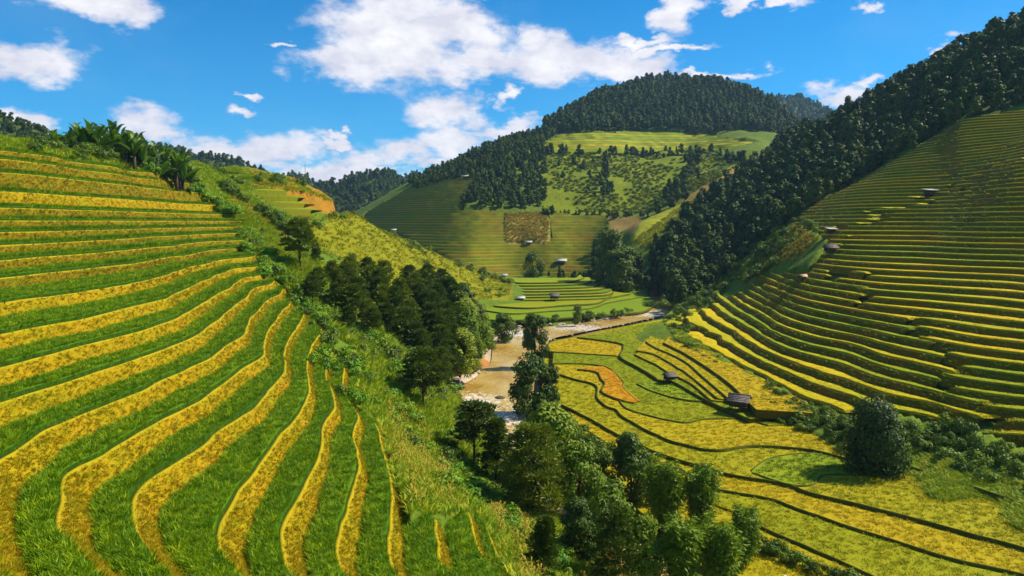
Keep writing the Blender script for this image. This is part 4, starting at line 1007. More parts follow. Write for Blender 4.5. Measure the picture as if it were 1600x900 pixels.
tree_px(TALL[0], 11, 'river_tree', 836, 562, 492, 'tall dark tree standing over the river bend', 'tree', d=187, wide=1.0)
tree_px(DARK[0], 9, 'river_tree', 826, 652, 560, 'leafy dark tree leaning over the river rapids', 'tree', d=140, wide=1.0)
tree_px(TALL[1], 11, 'river_tree', 856, 640, 568, 'slim dark tree beside the leafy river tree', 'tree', d=143, wide=1.0)
# the wood on the left river bank
WOOD = [(497,470,415),(520,450,405),(548,455,398),(575,450,400),(600,462,405),(640,468,412),(668,470,410),(690,470,418),(560,490,430),(592,492,430),(625,500,432),(655,500,440),(685,505,440),(712,498,432),(735,505,445),
        (575,520,465),(640,535,465),(672,540,470),(705,540,468),(735,545,470),(757,535,478),(650,570,500),(690,575,505),(720,575,505),(745,568,500),(762,560,505),(690,610,540),(712,600,540),(525,490,440),(545,520,475)]
WOOD = WOOD + [(px + (9 if i % 2 else -8), b + 14, t + 12) for i, (px, b, t) in enumerate(WOOD) if px < 750][:24]
kinds = [PINE[0], DARK[1], PINE[2], BROAD[0], DARK[2], PINE[1], BROAD[1], PINE_B[1]]; hp = [10, 9, 10, 9, 9, 10, 9, 12]
for i, (px, b, t) in enumerate(WOOD):
    k = (i * 5 + i // 3) % 8
    if px > 725: k = (6, 3, 4)[i % 3]
    if px > 700: px -= 10
    tree_px(kinds[k], hp[k], 'bank_tree', px, b, t + 0.03 * (b - t), 'dark pine crowded into the wood on the left river bank' if k in (0, 2, 5, 7) else 'leafy green tree crowded into the wood on the left river bank', 'tree', 'pines of the wood on the left river bank' if k in (0, 2, 5, 7) else 'leafy trees of the wood on the left river bank', wide=R0.uniform(0.75, 1.0))
# trees in the foreground of the valley
for (parts, hpz, nm, px, b, t, d, wd, lb) in [
    (BROAD[0], 9, 'leafy_tree', 852, 770, 642, None, 1.0, 'leafy tree with drooping leaves in front of the river'),
    (BROAD[1], 9, 'leafy_tree', 905, 800, 700, 88, 0.85, 'leafy tree behind the big bushy pine'),
    (DARK[0], 9, 'leafy_tree', 935, 800, 705, 92, 0.85, 'dark tree left of the arching tree'),
    (DARK[1], 9, 'leafy_tree', 985, 800, 682, 94, 0.9, 'arching dark tree in the middle of the lower grove'),
    (BROAD[2], 9, 'leafy_tree', 950, 870, 755, 80, 0.95, 'broad tree at the heart of the lower grove'),
    (DARK[2], 9, 'leafy_tree', 905, 900, 785, 72, 0.9, 'dark tree at the left foot of the lower grove'),
    (PINE_B[1], 12, 'pine_tree', 960, 930, 790, 68, 1.0, 'bushy pine at the bottom of the lower grove'),
    (BROAD[0], 9, 'leafy_tree', 1005, 920, 815, 70, 0.85, 'leafy tree at the bottom middle of the lower grove'),
    (BAM[0], 11, 'bamboo_clump', 1037, 830, 690, 86, 1.15, 'tall bamboo clump behind the lower grove'),
    (BAM[1], 11, 'bamboo_clump', 1092, 840, 702, 86, 1.15, 'tallest bamboo clump at the right of the lower grove'),
    (BAM[2], 11, 'bamboo_clump', 1062, 930, 780, 70, 1.2, 'rounded bamboo clump at the bottom of the lower grove'),
    (BAM[0], 11, 'bamboo_clump', 1120, 930, 785, 71, 1.2, 'bamboo clump right of the rounded bamboo'),
    (BAM[1], 11, 'bamboo_clump', 1162, 890, 770, 76, 1.0, 'small bamboo clump at the right end of the lower grove'),
    (BAMW[0], 10, 'bushy_tree', 1368, 744, 634, None, 0.85, 'large round dark tree alone between fields and shrubs')]:
    tree_px(parts, hpz, nm, px, b, t, lb, 'bamboo' if 'bamboo' in nm else ('pine tree' if 'pine' in nm else 'tree'), d=d, wide=wd)

# ------------------------------------------------------------------ bushes and hedges
BUSH = [bush(400 + i, 2.2, 1.7, 10, 70, 0.30, 'shrub') for i in range(4)]
BUSHB = [bush(410 + i, 2.0, 1.6, 9, 70, 0.30, 'bright_shrub') for i in range(3)]
def put_bush(me, x, y, z, s, label, group, name='bush'):
    o = obj(name, me); o.location = (x, y, z - 0.12 * s); o.scale = (s * R0.uniform(0.85, 1.2), s * R0.uniform(0.85, 1.2), s * R0.uniform(0.8, 1.25)); o.rotation_euler = (0, 0, R0.uniform(0, 6.28))
    tag(o, label, 'bush', group); return o
def hedge(line, n, size, meshes, label, group, jit=4.0, d=None, stuff=False):
    pts = []
    L = catmull(line, 8); t = np.sort(R0.uniform(0, len(L) - 1.001, n))
    for q in t:
        i = int(q); p = L[i] + (L[i + 1] - L[i]) * (q - i) + R0.normal(size=2) * [jit, jit * 0.5]
        x, y, z = hit(p[0], p[1])
        if d and not (d[0] < y < d[1]): continue
        if stuff: pts.append((x, y, z - 0.15)); continue
        put_bush(meshes[R0.integers(len(meshes))], x, y, z, R0.uniform(*size), label, group)
    if stuff: scatter('undergrowth', meshes, np.array(pts), rs(len(pts), *size), rs(len(pts), 0, 6.28), label, 'bushes', seed=n)
BAND = [(1172,652),(1190,604),(1225,612),(1262,640),(1330,652),(1420,658),(1500,672),(1600,706),(1720,745),(1720,800),(1600,768),(1500,738),(1430,716),(1395,740),(1340,708),(1290,690),(1240,668)]
P = thin(in_zone(BAND, 85, 175, 6000, 41, zmin=-36), 2.1)[:95]
for p in P: put_bush(BUSH[R0.integers(4)], *p, R0.uniform(0.75, 1.35), 'dense green bush in the shrub belt under the right terraces', 'bushes of the shrub belt under the right terraces')
hedge([(1075,545),(1100,560),(1135,585),(1170,605)], 16, (0.6, 1.0), BUSH, 'small bush on the bund above the gold strip', 'bushes on the bund above the gold strip', 3, (90, 260))
hedge([(1172,648),(1200,650),(1235,652),(1268,648)], 16, (0.8, 1.3), BUSH, 'bush behind the larger thatched hut', 'bushes behind the larger thatched hut', 4, (100, 180))
hedge([(300,292),(325,310),(350,328),(362,334)], 22, (0.9, 1.7), BUSHB, 'bright green bush in the row at the end of the upper terraces', 'bright bushes at the end of the upper terraces', 5)
hedge([(180,250),(215,258),(250,270),(290,282)], 20, (0.8, 1.6), BUSHB + BUSH, 'green bushes at the foot of the banana grove', 'bushes at the foot of the banana grove', 8, stuff=True)
hedge([(345,290),(370,308),(400,325),(430,345),(452,362)], 24, (0.9, 1.8), BUSH, 'dark bush in the hedge beside the red earth field', 'bushes of the hedge beside the red earth field', 4, (150, 300))
hedge([(50,232),(100,238),(150,244),(200,254),(250,264)], 26, (0.8, 1.5), BUSH, 'dark bushes under the banana leaves', 'bushes under the banana leaves', 6, stuff=True)
hedge([(330,262),(380,275),(430,288),(470,292)], 16, (0.9, 1.8), BUSH, 'dark bush on top of the spur', 'bushes on top of the spur', 6, (150, 300))
hedge([(640,382),(690,402),(740,425),(790,446)], 24, (1.0, 2.0), BUSH, 'dark bush in the row along the spur crest', 'bushes along the spur crest', 4, (200, 460))
hedge([(385,365),(405,395),(425,425),(450,445),(480,465),(505,500),(520,535)], 64, (0.7, 1.5), BUSHB + BUSH[:1], 'leafy bushes along the ends of the near terraces', 'bushes along the ends of the near terraces', 9, (70, 220), stuff=True)
hedge([(520,560),(560,590),(610,640),(660,690),(700,730)], 60, (0.6, 1.3), BUSHB + BUSH[:1], 'leafy bushes on the grassy slope above the river', 'bushes on the grassy slope above the river', 22, (60, 200), stuff=True)
hedge([(710,720),(740,770),(780,800),(830,850),(860,880)], 70, (0.7, 1.4), BUSHB + BUSH[:2], 'leafy bushes at the foot of the near slope', 'bushes at the foot of the near slope', 16, (50, 150), stuff=True)
hedge([(500,470),(540,500),(590,540),(640,590),(690,620)], 100, (0.9, 1.8), BUSH + BUSHB[:1], 'undergrowth of the wood on the left river bank', 'undergrowth of the left bank wood', 16, (90, 230), stuff=True)
hedge([(775,508),(800,508),(840,503),(880,500),(930,496),(980,490),(1015,480)], 34, (0.8, 1.7), BUSH, 'dark bush on the stony outer river bank', 'bushes on the stony outer river bank', 3, (200, 400))
hedge([(862,648),(890,680),(930,705),(970,715),(1010,735)], 34, (0.8, 1.5), BUSH, 'bushes between the lower grove and the gold fields', 'bushes between the lower grove and the gold fields', 8, (80, 200), stuff=True)
hedge([(1180,850),(1230,870),(1290,895),(1340,915)], 18, (0.5, 0.9), BUSH, 'low bushes on the bank at the bottom of the fields', 'low bushes at the bottom of the fields', 5, (55, 100), stuff=True)
hedge([(1190,372),(1215,385),(1180,420),(1130,430),(1090,460),(1060,478)], 150, (1.0, 2.4), BUSH, 'bushes on the slope left of the right terraces', 'bushes left of the right terraces', 16, (230, 400), stuff=True)
hedge([(1236,345),(1262,352),(1290,372)], 12, (0.9, 1.6), BUSH, 'bush beside the brown maize patch', 'bushes beside the brown maize patch', 5, (230, 400))
hedge([(1050,512),(1072,520),(1060,500),(1044,498)], 14, (0.7, 1.1), BUSH, 'bush at the upper end of the gold fields', 'bushes at the upper end of the gold fields', 3)

# ------------------------------------------------------------------ woods further off
FAR_B = [broadleaf(500 + i, 9, 6.4, 0.06, 18, 40, 1.05, 'far_leaf', 'oval', 3) for i in range(4)]
FAR_P = [broadleaf(510 + i, 11, 5.6, 0.08, 18, 36, 1.05, 'far_leaf', 'cone', 3) for i in range(2)]
FAR = FAR_B + FAR_P
RIDGE = [(1060,476),(1095,462),(1236,345),(1330,285),(1420,236),(1500,186),(1600,163),(1780,80),(1780,-80),(1600,40),(1420,134),(1290,204),(1245,212),(1190,258),(1170,268),(1090,325),(1040,380),(1030,440)]
P = thin(in_zone(RIDGE, 265, 660, 30000, 51, avoid=lambda x, y, z: Z_RIGHT(x, y, z)), lambda y: 5.6)
ppx, ppy = proj(P[:, 0], P[:, 1], P[:, 2]); brown = inpoly(ppx, ppy, [(1185,400),(1240,352),(1290,378),(1270,395),(1200,415)]); P = P[~brown]
P = P[np.argsort(P[:, 1])]
nin = 210
for i, p in enumerate(P[:nin]):
    plant(FAR[R0.integers(6)], 'forest_tree', (p[0], p[1], p[2] - 0.4), R0.uniform(0.55, 1.0), R0.uniform(0, 6.28), 'dark green tree in the wood above the right terraces', 'tree', 'trees in the wood above the right terraces')
farm = [m for t in FAR for (n, m) in t if n == 'crown']
def wood(name, pts, smin, smax, label, protos=None):
    n = len(pts); scatter(name, protos or farm, pts - [0, 0, 0.6], rs(n, smin, smax), rs(n, 0, 6.28), label, 'wood', seed=n)
wood('ridge_wood', P[nin:], 0.5, 1.3, 'dark wood covering the right ridge up to the skyline')
PEAK = [(852,212),(850,196),(930,152),(1000,124),(1050,120),(1130,131),(1200,158),(1248,200),(1235,214),(1190,222),(1100,209),(1000,204),(868,208)]
P = thin(in_zone(PEAK, 840, 1250, 20000, 52), 7.5); wood('peak_wood', P, 0.8, 1.4, 'dark wood covering the distant peak')
LEFTR = [(640,286),(700,262),(760,232),(868,198),(868,210),(830,238),(790,262),(765,278),(700,280),(650,296)]
P = thin(in_zone(LEFTR, 640, 980, 9000, 53), 6.5); wood('shoulder_wood', P, 0.5, 1.0, 'dark wood on the left shoulder of the distant peak')
CL = [(722,322),(735,292),(790,258),(822,240),(850,236),(853,270),(853,328)]
P = thin(in_zone(CL, 540, 730, 9000, 54), 6.0)[:150]
for p in P: plant(FAR[R0.integers(6)], 'forest_tree', (p[0], p[1], p[2] - 0.4), R0.uniform(0.55, 1.05), R0.uniform(0, 6.28), 'dark tree in the copse above the distant terraces', 'tree', 'trees of the copse above the distant terraces')
scrub_t = [bush(430 + i, 3.0, 1.5, 7, 22, 0.9, 'scrub') for i in range(3)]
P = thin(in_zone([(830,240),(1120,236),(1150,262),(1100,290),(1040,332),(850,332)], 545, 745, 9000, 61), 3.6)
P = P[vnoise(P[:, 0] / 22, P[:, 1] / 30, 3) + 0.4 * R0.random(len(P)) > 0.62]
scatter('hill_scrub', scrub_t, P - [0, 0, 0.2], rs(len(P), 0.5, 1.2), rs(len(P), 0, 6.28), 'rough scrub on the grassy slope below the upper fields', 'scrub', seed=62)
P = thin(in_zone([(1030,440),(1060,476),(1100,462),(1150,438),(1215,424),(1290,378),(1240,350),(1180,372),(1120,410)], 250, 400, 5000, 63, avoid=lambda x, y, z: Z_RIGHT(x, y, z)), 2.6)
scatter('slope_scrub', scrub_t, P - [0, 0, 0.2], rs(len(P), 0.4, 1.0), rs(len(P), 0, 6.28), 'rough scrub on the slope left of the right terraces', 'scrub', seed=64)
P = thin(in_zone(SPURF, 190, 430, 3000, 66), 7.0); P = P[R0.random(len(P)) < 0.18]
scatter('spur_bushes', BUSH + BUSHB, P - [0, 0, 0.2], rs(len(P), 0.6, 1.6), rs(len(P), 0, 6.28), 'scattered bushes on the yellow face of the spur', 'bushes', seed=67)
def row_trees(line, n, size, label, group, jit=3.0, d=None, kinds=FAR):
    L = catmull(line, 8)
    for q in R0.uniform(0, len(L) - 1.001, n):
        i = int(q); p = L[i] + (L[i + 1] - L[i]) * (q - i) + R0.normal(size=2) * [jit, jit * 0.5]; x, y, z = hit(p[0], p[1])
        if d and not (d[0] < y < d[1]): continue
        plant(kinds[R0.integers(len(kinds))], 'hedge_tree', (x, y, z - 0.4), R0.uniform(*size), R0.uniform(0, 6.28), label, 'tree', group)
row_trees([(850,246),(900,242),(960,240),(1020,242),(1080,240),(1130,248),(1160,256)], 60, (0.5, 1.0), 'dark tree in the row below the upper fields', 'trees in the row below the upper fields', 3, (560, 800))
row_trees([(948,250),(946,280),(944,310)], 16, (0.6, 1.0), 'dark tree in the gully of the grassy slope', 'trees in the gully of the grassy slope', 4, (540, 760))
row_trees([(1090,250),(1080,275),(1060,300),(1030,325)], 40, (0.6, 1.1), 'dark tree in the side valley by the yellow strip', 'trees of the side valley by the yellow strip', 9, (430, 760))
row_trees([(850,333),(900,333),(960,334),(1020,334)], 36, (0.3, 0.6), 'low dark tree in the level hedge across the slope', 'trees of the level hedge across the slope', 2, (480, 640))
row_trees([(870,255),(910,265),(880,285),(920,305),(980,300)], 18, (0.4, 0.8), 'scattered tree on the grassy slope', 'scattered trees on the grassy slope', 14, (540, 760))
row_trees([(945,395),(955,420),(970,435),(990,430),(1010,440),(1040,445)], 46, (0.6, 1.0), 'dark tree where the side valley meets the river', 'trees where the side valley meets the river', 12, (340, 520))
row_trees([(1010,400),(1050,410),(1080,400),(1110,390)], 34, (0.5, 1.0), 'dark tree low on the wooded side valley', 'trees low on the wooded side valley', 14, (320, 540))
row_trees([(832,436),(860,436),(890,436),(915,438),(930,442)], 22, (0.35, 0.7), 'small tree behind the river bend fields', 'small trees behind the river bend fields', 6, (400, 520))
tree_px(DARK[0], 9, 'valley_tree', 833, 437, 396, 'round dark tree behind the river bend fields', 'tree', d=436)
tree_px(TALL[0], 11, 'valley_tree', 952, 450, 362, 'tall dark tree where the side valley meets the river', 'tree', d=385, wide=1.2)
tree_px(TALL[1], 11, 'valley_tree', 970, 455, 385, 'second tall dark tree beside the river mouth of the side valley', 'tree', d=375, wide=1.3)
tree_px(TALL[1], 11, 'river_tree', 902, 496, 475, 'small upright tree on the outer river bank', 'tree', d=262)
tree_px(DARK[1], 9, 'river_tree', 788, 522, 492, 'round dark tree on the outer river bank', 'tree', d=228, wide=1.2)

# distant hills
def far_hill(sky_px, d, name, label, trees, seed, fall=0.42, ts=(0.9, 1.7)):
    L = catmull(sky_px, 8); n = len(L); a, q = ray(L[:, 0], L[:, 1]); X = a * d; Zt = q * d - 7
    rows = []
    for k, f in enumerate(np.linspace(-1, 1, 25)):
        dy = f * 420 if f < 0 else f * 300
        z = Zt - abs(dy) * fall * (1 + 0.2 * f) + fbm(X / 60, np.full(n, f * 6), seed, 4) * 34 * (1 - (1 - abs(f)) ** 6)
        rows.append(np.stack([X * (1 + 0.0 * f), np.full(n, d + dy), np.maximum(z, -60)], 1))
    R = np.array(rows); me_o = rowmesh(R, M['far_ground'], name, None); me_o.data.polygons.foreach_set('use_smooth', np.ones(len(me_o.data.polygons), bool))
    tag(me_o, label, 'hill', kind='structure')
    r = np.random.default_rng(seed); m = trees; i = r.uniform(0, 12.9, m); j = r.uniform(0, n - 1.01, m); ii = i.astype(int); jj = j.astype(int); fi = (i - ii)[:, None]; fj = (j - jj)[:, None]
    P = (R[ii, jj] * (1 - fi) + R[ii + 1, jj] * fi) * (1 - fj) + (R[ii, jj + 1] * (1 - fi) + R[ii + 1, jj + 1] * fi) * fj
    if m: wood(name + '_wood', P, *ts, label.replace('hill', 'hill wood'))
M['far_ground'] = m_ground('far_ground', [(0, (0.03, 0.055, 0.012)), (0.6, (0.06, 0.085, 0.015)), (1, (0.11, 0.13, 0.02))], 0.02, 0.2, 0.6, 2.0)
far_hill([(400,310),(440,300),(480,290),(520,284),(560,271),(600,267),(625,279),(660,300),(720,340)], 1250, 'distant_hill', 'wooded hill far off in the gap left of the peak', 1500, 1)
far_hill([(600,292),(640,272),(690,257),(740,240),(800,235)], 1750, 'distant_hill', 'faint blue hill behind the left shoulder of the peak', 700, 2)
far_hill([(180,215),(240,222),(300,240),(350,244),(400,262),(440,282),(500,310)], 1150, 'distant_hill', 'blue wooded hill behind the banana grove', 1300, 3)
far_hill([(420,285),(450,272),(475,274),(500,288),(540,305)], 1550, 'distant_hill', 'small far hill carrying a mast', 500, 6)
far_hill([(-300,80),(-100,130),(0,168),(40,184),(80,200),(130,232),(220,275)], 620, 'distant_hill', 'hill rising at the left edge behind the terraces', 1500, 4, ts=(0.4, 0.8))
far_hill([(1150,170),(1190,152),(1215,149),(1235,152),(1250,148),(1268,163),(1290,180),(1330,215)], 1950, 'distant_hill', 'blue mountain in the notch right of the peak', 900, 5)
far_hill([(1210,225),(1260,205),(1300,182),(1340,160),(1390,132),(1425,116),(1470,110),(1560,100)], 760, 'distant_hill', 'wooded ridge behind the right skyline', 900, 7)
mast = MB(); a, q = ray(477, 274); mast.tube([(float(a) * 1550, 1550, float(q) * 1550 - 10), (float(a) * 1550, 1550, float(ray(477, 256)[1]) * 1550)], [0.7, 0.4], 5)
tag(obj('radio_mast', mast.mesh('radio_mast', M['bark'])), 'thin mast on the small far hill', 'mast')

# ------------------------------------------------------------------ banana grove on the left skyline
def banana_leaf(seed, L=2.4, w=0.55):
    r = np.random.default_rng(seed); n = 7; V = []; Fs = []
    for i in range(n + 1):
        t = i / n; x = L * (t * 0.75 + 0.1 * math.sin(t * 2)); z = L * (0.75 * t - 0.42 * t ** 2.4) ; ww = w / 2 * math.sin(math.pi * min(0.98, 0.12 + 0.86 * t)) ** 0.6 if t > 0.08 else 0.04
        V += [(x, -ww, z + ww * 0.35 + r.normal() * 0.03), (x, 0, z), (x, ww, z + ww * 0.35 + r.normal() * 0.03)]
    for i in range(n):
        a = i * 3; Fs += [[a, a + 3, a + 4, a + 1], [a + 1, a + 4, a + 5, a + 2]]
    return mesh_from('leaf', V, Fs, M['banana_leaf'])
BL = [banana_leaf(600 + i, 1.6 + 0.2 * i, 0.42 + 0.04 * i) for i in range(4)]
def stem_mesh(): return MB().tube([(0, 0, -0.8), (0.03, 0, 0.6), (0.0, 0.05, 1.5)], [0.17, 0.14, 0.09], 7).mesh('stem', M['bark'], True)
STEM = stem_mesh()
BAN = [(62,234,204,'leftmost banana plant of the grove'),(84,236,192,'second banana plant from the left of the grove'),(106,238,196,'banana plant in front of the white house wall'),(124,240,180,'tall banana plant left of the grove centre'),
       (143,243,174,'tallest banana plant in the middle of the grove'),(160,245,180,'banana plant just right of the tallest one'),(178,248,176,'banana plant with upright leaves right of centre'),(197,252,184,'banana plant above the green shrubs'),
       (212,255,190,'banana plant with a bare pointed shoot'),(228,258,204,'low banana plant right of the grove centre'),(258,266,208,'big banana plant near the right end of the grove'),(280,270,216,'rightmost banana plant of the grove'),(150,245,200,'low banana plant in the middle of the grove')]
for i, (px, b, t, lb) in enumerate(BAN):
    a, q = ray(px, b); y = 150.0 + (px - 60) * 0.16; x = float(a) * y; z = float(H_ground(np.array([x]), np.array([y]))[0]); top = float(ray(px, t)[1]) * y; s = max((top - z) / 3.9, 0.6)
    root = empty('banana_plant', (x, y, z), R0.uniform(0, 6.28), s); tag(root, lb, 'banana plant', 'banana plants on the left skyline')
    for (ox, oy, oz, nl) in ((0, 0, 1.5, 11), (0.8, 0.35, 0.95, 9), (-0.6, -0.5, 0.5, 8), (0.2, -0.9, 0.2, 7)):
        st = obj('stem', STEM, root); st.location = (ox, oy, oz - 1.5)
        for k in range(nl):
            l = obj('leaf', BL[R0.integers(4)], root); e = R0.uniform(-0.05, 1.35)
            l.location = (ox, oy, oz - 0.06 - 0.02 * k); l.rotation_euler = (R0.uniform(-.3, .3), -e * 0.8, k * 2.4 + R0.uniform(-.3, .3))
# ------------------------------------------------------------------ huts
def hut_parts(kind, seed):
    r = np.random.default_rng(seed); P = []
    W_, D_, Hh = 3.6, 2.8, 1.9
    if kind in ('stilt', 'grey'):
        for sx in (-1, 0, 1):
            for sy in (-1, 1): P.append(('post', MB().tube([(sx * W_ * .45, sy * D_ * .42, -1.2), (sx * W_ * .45, sy * D_ * .42, Hh + .9)], [.08, .07], 6).mesh('post', M['wood'])))
        P.append(('floor', MB().box((0, 0, .85), (W_, D_, .12)).mesh('floor', M['wood'])))
        mb = MB()
        for i in range(13): mb.box((-W_ * .45 + i * W_ * .9 / 12, -D_ * .40, 1.6), (W_ * .9 / 12 - .03, .05, 1.35 + r.uniform(-.08, .05)))
        P.append(('wall', mb.mesh('wall', M['wood'])))
        P.append(('wall', MB().box((0, D_ * .40, 1.6), (W_ * .9, .06, 1.4)).mesh('wall', M['wood']))); P.append(('wall', MB().box((W_ * .44, 0, 1.6), (.06, D_ * .8, 1.4)).mesh('wall', M['wood'])))
        rm = M['thatch']; z0 = 2.1; rise = 1.25
    elif kind == 'lean':
        for sx in (-1, 1):
            for sy in (-1, 1): P.append(('post', MB().tube([(sx * W_ * .42, sy * D_ * .4, -.8), (sx * W_ * .42, sy * D_ * .4, 1.9 + .4 * (sy > 0))], [.07, .06], 6).mesh('post', M['wood'])))
        P.append(('wall', MB().box((0.2, D_ * .36, .9), (W_ * .8, .08, 1.8)).mesh('wall', M['wood']))); P.append(('wall', MB().box((W_ * .38, 0, .9), (.08, D_ * .7, 1.7)).mesh('wall', M['wood'])))
        mb = MB()
        for i in range(6): mb.box((-W_ * .5 + (i + .5) * W_ * 1.15 / 6, 0, 2.12 + .015 * (i % 2)), (W_ * 1.15 / 6 + .03, D_ * 1.25, .05), (.16, .0, 0))
        P.append(('roof', mb.mesh('roof', M['sheet_white']))); return P
    else:                                                   # low hut under a sheet
        P.append(('wall', MB().box((0, 0, .6), (W_ * .85, D_ * .8, 1.5)).mesh('wall', M['wood']))); rm = M['tarp_orange'] if kind == 'tarp' else M['sheet_white']; z0 = 1.2; rise = .8
    for sgn in (-1, 1):                                      # two roof slopes made of overlapping courses
        mb = MB(); hw = D_ * .72; n = 5
        for i in range(n):
            f0, f1 = i / n, (i + 1.25) / n
            y0, y1 = sgn * hw * (1 - f0), sgn * hw * (1 - min(f1, 1.0)); a0, a1 = z0 - .1 + rise * f0, z0 - .1 + rise * min(f1, 1.0); lift = .05
            ex = W_ * .62 + r.uniform(-.06, .06)
            mb.add([(-ex, y0, a0 + lift), (ex, y0, a0 + lift + r.uniform(-.03, .03)), (ex, y1, a1), (-ex, y1, a1), (-ex, y0, a0), (ex, y0, a0), (ex, y1, a1 - .08), (-ex, y1, a1 - .08)], [[0, 1, 2, 3], [4, 7, 6, 5], [0, 4, 5, 1], [1, 5, 6, 2], [3, 2, 6, 7], [0, 3, 7, 4]])
        P.append(('roof', mb.mesh('roof', rm)))
    P.append(('ridge', MB().box((0, 0, z0 + rise - .08), (W_ * 1.26, .22, .1)).mesh('ridge', rm)))
    return P
def hut(kind, px, base, wpx, rz, label, drop=None, cat='hut', lift=0.0, d=None):
    if drop is not None: x, y, z = (float(v) for v in at(px, base, drop))
    elif d is not None:
        a, q = ray(px, base); x, y, z = float(a) * d, d, float(q) * d
    else: x, y, z = hit(px, base)
    s = wpx * y / F / 4.4
    root = empty('field_hut', (x, y, z + lift), rz, s); tag(root, label, cat)
    for (n, m) in hut_parts(kind, int(px)): obj(n, m, root)
hut('stilt', 1155, 640, 34, -0.5, 'larger grey thatched stilt hut beside the shrub belt', drop=34.8)
hut('grey', 1046, 596, 20, 0.3, 'small thatched stilt hut between the gold fields', drop=34.9)
hut('stilt', 1297, 397, 20, 0.1, 'brown roofed hut on the left edge of the right terraces')
hut('lean', 1298, 365, 17, 0.2, 'small hut with pale roof above the brown roofed hut')
hut('lean', 1452, 307, 21, 0.25, 'hut with bright white sheet roof high on the right terraces')
hut('tarp', 1254, 437, 18, 0.5, 'low shelter under an orange tarpaulin beside the right terraces')
hut('low', 813, 469, 14, 0.2, 'white roofed shelter in the river bend fields', drop=34.9)
hut('grey', 866, 469, 15, 0.1, 'dark thatched stilt hut in the river bend fields', drop=34.9)
hut('low', 615, 362, 9, 0.1, 'tiny white hut below the distant terraces')
hut('low', 877, 412, 17, 0.0, 'long white roofed house behind the river bend')
hut('low', 727, 279, 12, 0.0, 'white roofed house on the far shoulder')
hut('low', 826, 382, 11, 0.0, 'pale roofed shed under the square maize patch')
hut('low', 788, 433, 11, 0.0, 'grey roofed shed at the tip of the spur')
hut('tarp', 1279, 309, 8, 0.3, 'tiny red shelter at the wood edge above the terraces')
hut('low', 120, 236, 40, 0.2, 'pale walled house hidden behind the banana plants', d=168, cat='house')
# ------------------------------------------------------------------ stones in and along the river
def rock(seed):
    r = np.random.default_rng(seed); import bmesh
    bm = bmesh.new(); bmesh.ops.create_icosphere(bm, subdivisions=2, radius=0.5)
    for v in bm.verts: v.co *= 1 + 0.5 * float(fbm(v.co.x * 1.6 + seed, v.co.y * 1.6 + v.co.z * 1.3, seed, 2)); v.co.z *= 0.65
    me = bpy.data.meshes.new('rock'); bm.to_mesh(me); bm.free(); return me
ROCK = [rock(700 + i) for i in range(5)]
for m in ROCK: m.materials.append(M['stone'])
def stones(line, n, size, label, group, jit, z=WATER + 0.15):
    L = catmull(line, 8)
    for q in R0.uniform(0, len(L) - 1.001, n):
        i = int(q); p = L[i] + (L[i + 1] - L[i]) * (q - i) + R0.normal(size=2) * jit; x, y, zz = (float(v) for v in at(p[0], p[1], -z))
        o = obj('river_stone', ROCK[R0.integers(5)]); s = R0.uniform(*size); o.location = (x, y, z); o.scale = (s, s * R0.uniform(.7, 1.3), s * R0.uniform(.6, 1.1)); o.rotation_euler = (0, 0, R0.uniform(0, 6.28)); tag(o, label, 'stone', group)
stones([(775,517),(800,513),(850,508),(900,504),(960,496),(1003,486),(1018,477)], 90, (0.5, 1.7), 'pale stone on the outer river bank', 'stones along the outer river bank', (2, 1.2))
stones([(862,531),(900,522),(960,510),(1010,500),(1048,490)], 26, (0.4, 0.9), 'stone at the foot of the inner river bank', 'stones along the inner river bank', (2, 0.7))
stones([(705,600),(720,590),(740,585),(755,575)], 40, (0.3, 0.7), 'pebble on the gravel bar', 'pebbles of the gravel bar', (7, 5), WATER + 0.25)
stones([(760,640),(790,660),(815,665),(800,690)], 12, (0.5, 1.2), 'small stone in the rapids', 'small stones in the rapids', (10, 6))
x, y, z = (float(v) for v in at(781, 622, -WATER)); bo = obj('boulder', rock(720)); bo.data.materials.append(M['dark_stone']); bo.location = (x, y, z); bo.scale = (2.4, 1.6, 1.5); tag(bo, 'dark boulder lying in the middle of the river rapids', 'boulder')
x, y, z = (float(v) for v in at(827, 635, -WATER)); bo = obj('boulder', rock(721)); bo.data.materials.append(M['stone']); bo.location = (x, y, z); bo.scale = (1.8, 1.5, 1.6); tag(bo, 'pale boulder at the right river bank below the trees', 'boulder')
def gravel_bar():
    L = catmull([(700,598),(712,578),(735,566),(748,572),(750,582),(738,592),(722,600),(708,604)], 6, True); x, y, _ = at(L[:, 0], L[:, 1], -WATER)
    P = np.stack([x, y], 1); c = P.mean(0); rows = []
    for f, z in ((1.04, -0.3), (1.0, 0.02), (0.8, 0.30), (0.5, 0.55), (0.15, 0.65)):
        q = c + (P - c) * f; rows.append(np.concatenate([np.concatenate([q, q[:1]]), np.full((len(q) + 1, 1), WATER + z)], 1))
    o = rowmesh(np.array(rows), M['gravel'], 'gravel_bar', None); tag(o, 'pale gravel bar at the inner bank of the river', 'gravel bar', kind='structure')
gravel_bar()
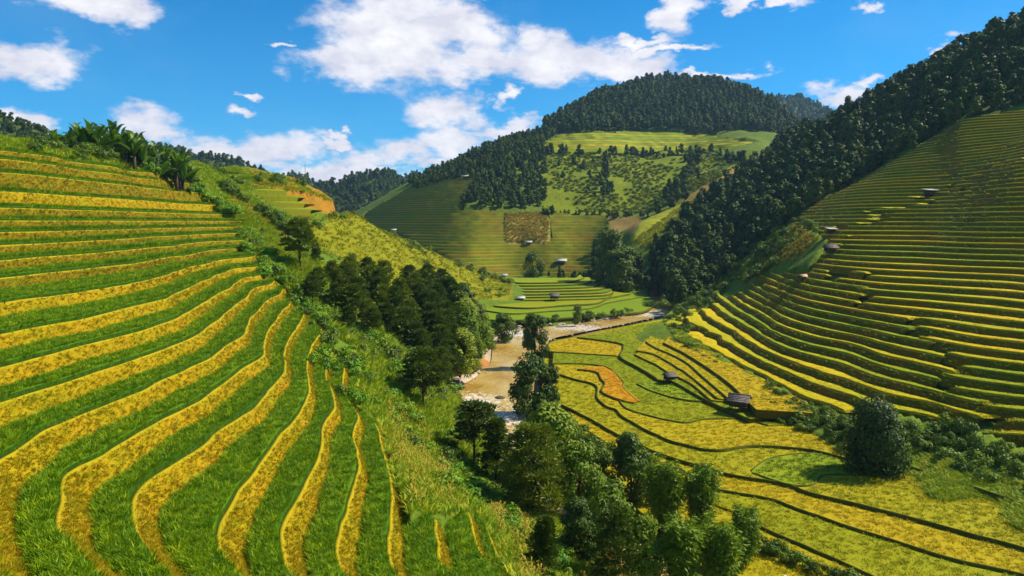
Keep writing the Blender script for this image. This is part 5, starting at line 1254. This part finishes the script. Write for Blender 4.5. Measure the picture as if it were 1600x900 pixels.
# ------------------------------------------------------------------ a farmer at the lower edge, mostly below the frame
def farmer():
    x, y, z = (float(v) for v in at(1228, 925, 37.0))
    J = {'pel': (0, 0, .88), 'spi': (0, .02, 1.12), 'che': (0, .10, 1.32), 'nec': (0, .16, 1.46), 'hea': (0, .21, 1.60), 'lh': (-.1, 0, .84), 'lk': (-.11, .05, .48), 'la': (-.11, -.02, .08), 'lt': (-.11, .12, .04),
         'rh': (.1, 0, .84), 'rk': (.12, .08, .48), 'ra': (.12, .02, .08), 'rt': (.12, .16, .04), 'ls': (-.18, .12, 1.38), 'le': (-.24, .22, 1.12), 'lw': (-.18, .42, 1.0), 'rs': (.18, .12, 1.38), 're': (.25, .2, 1.12), 'rw': (.18, .42, 1.02)}
    E = [('pel','spi'),('spi','che'),('che','nec'),('nec','hea'),('pel','lh'),('lh','lk'),('lk','la'),('la','lt'),('pel','rh'),('rh','rk'),('rk','ra'),('ra','rt'),('che','ls'),('ls','le'),('le','lw'),('che','rs'),('rs','re'),('re','rw')]
    rad = dict(pel=.15, spi=.14, che=.16, nec=.055, hea=.105, lh=.1, rh=.1, lk=.065, rk=.065, la=.045, ra=.045, lt=.04, rt=.04, ls=.065, rs=.065, le=.045, re=.045, lw=.035, rw=.035)
    ks = list(J); me = bpy.data.meshes.new('body'); me.from_pydata([J[k] for k in ks], [(ks.index(a), ks.index(b)) for a, b in E], [])
    root = empty('person', (x, y, z - .1), 0.8); tag(root, 'person in dark clothes and pale conical hat at the bottom edge of the fields', 'person')
    o = obj('body', me, root); o.modifiers.new('skin', 'SKIN'); o.modifiers.new('sub', 'SUBSURF').levels = 2
    for i, k in enumerate(ks): me.skin_vertices[0].data[i].radius = (rad[k], rad[k])
    me.skin_vertices[0].data[0].use_root = True; me.materials.append(M['cloth'])
    hat = MB(); n = 20; V = [(0, 0, .24)] + [(.28 * math.cos(2 * math.pi * i / n), .28 * math.sin(2 * math.pi * i / n), .02) for i in range(n)] + [(0, 0, .21)] + [(.27 * math.cos(2 * math.pi * i / n), .27 * math.sin(2 * math.pi * i / n), .0) for i in range(n)]
    hat.add(V, [[0, 1 + i, 1 + (i + 1) % n] for i in range(n)] + [[n + 1, n + 2 + (i + 1) % n, n + 2 + i] for i in range(n)] + [[1 + i, n + 2 + i, n + 2 + (i + 1) % n, 1 + (i + 1) % n] for i in range(n)])
    h = obj('hat', hat.mesh('hat', M['hat']), root); h.location = (0, .21, 1.62); h.rotation_euler = (-.2, 0, 0)
M['cloth'] = m_ground('cloth', [(0, (0.02, 0.025, 0.05)), (1, (0.05, 0.05, 0.09))], 3.0, 12.0)
farmer()
# ------------------------------------------------------------------ haze
def haze():
    mb = MB(); mb.box((0, 1240, 110), (3600, 2700, 420)); me = mb.mesh('haze')
    m = bpy.data.materials.new('haze'); m.use_nodes = True; t = m.node_tree; t.nodes.clear()
    v = N(t, 'ShaderNodeVolumePrincipled'); v.inputs['Color'].default_value = (0.42, 0.68, 1.0, 1); v.inputs['Density'].default_value = HAZE; v.inputs['Anisotropy'].default_value = 0.2
    o = N(t, 'ShaderNodeOutputMaterial'); t.links.new(v.outputs[0], o.inputs['Volume']); me.materials.append(m)
    tag(obj('haze', me), 'thin blue haze filling the valley', 'haze', kind='stuff')
HAZE = 0.00007
haze()
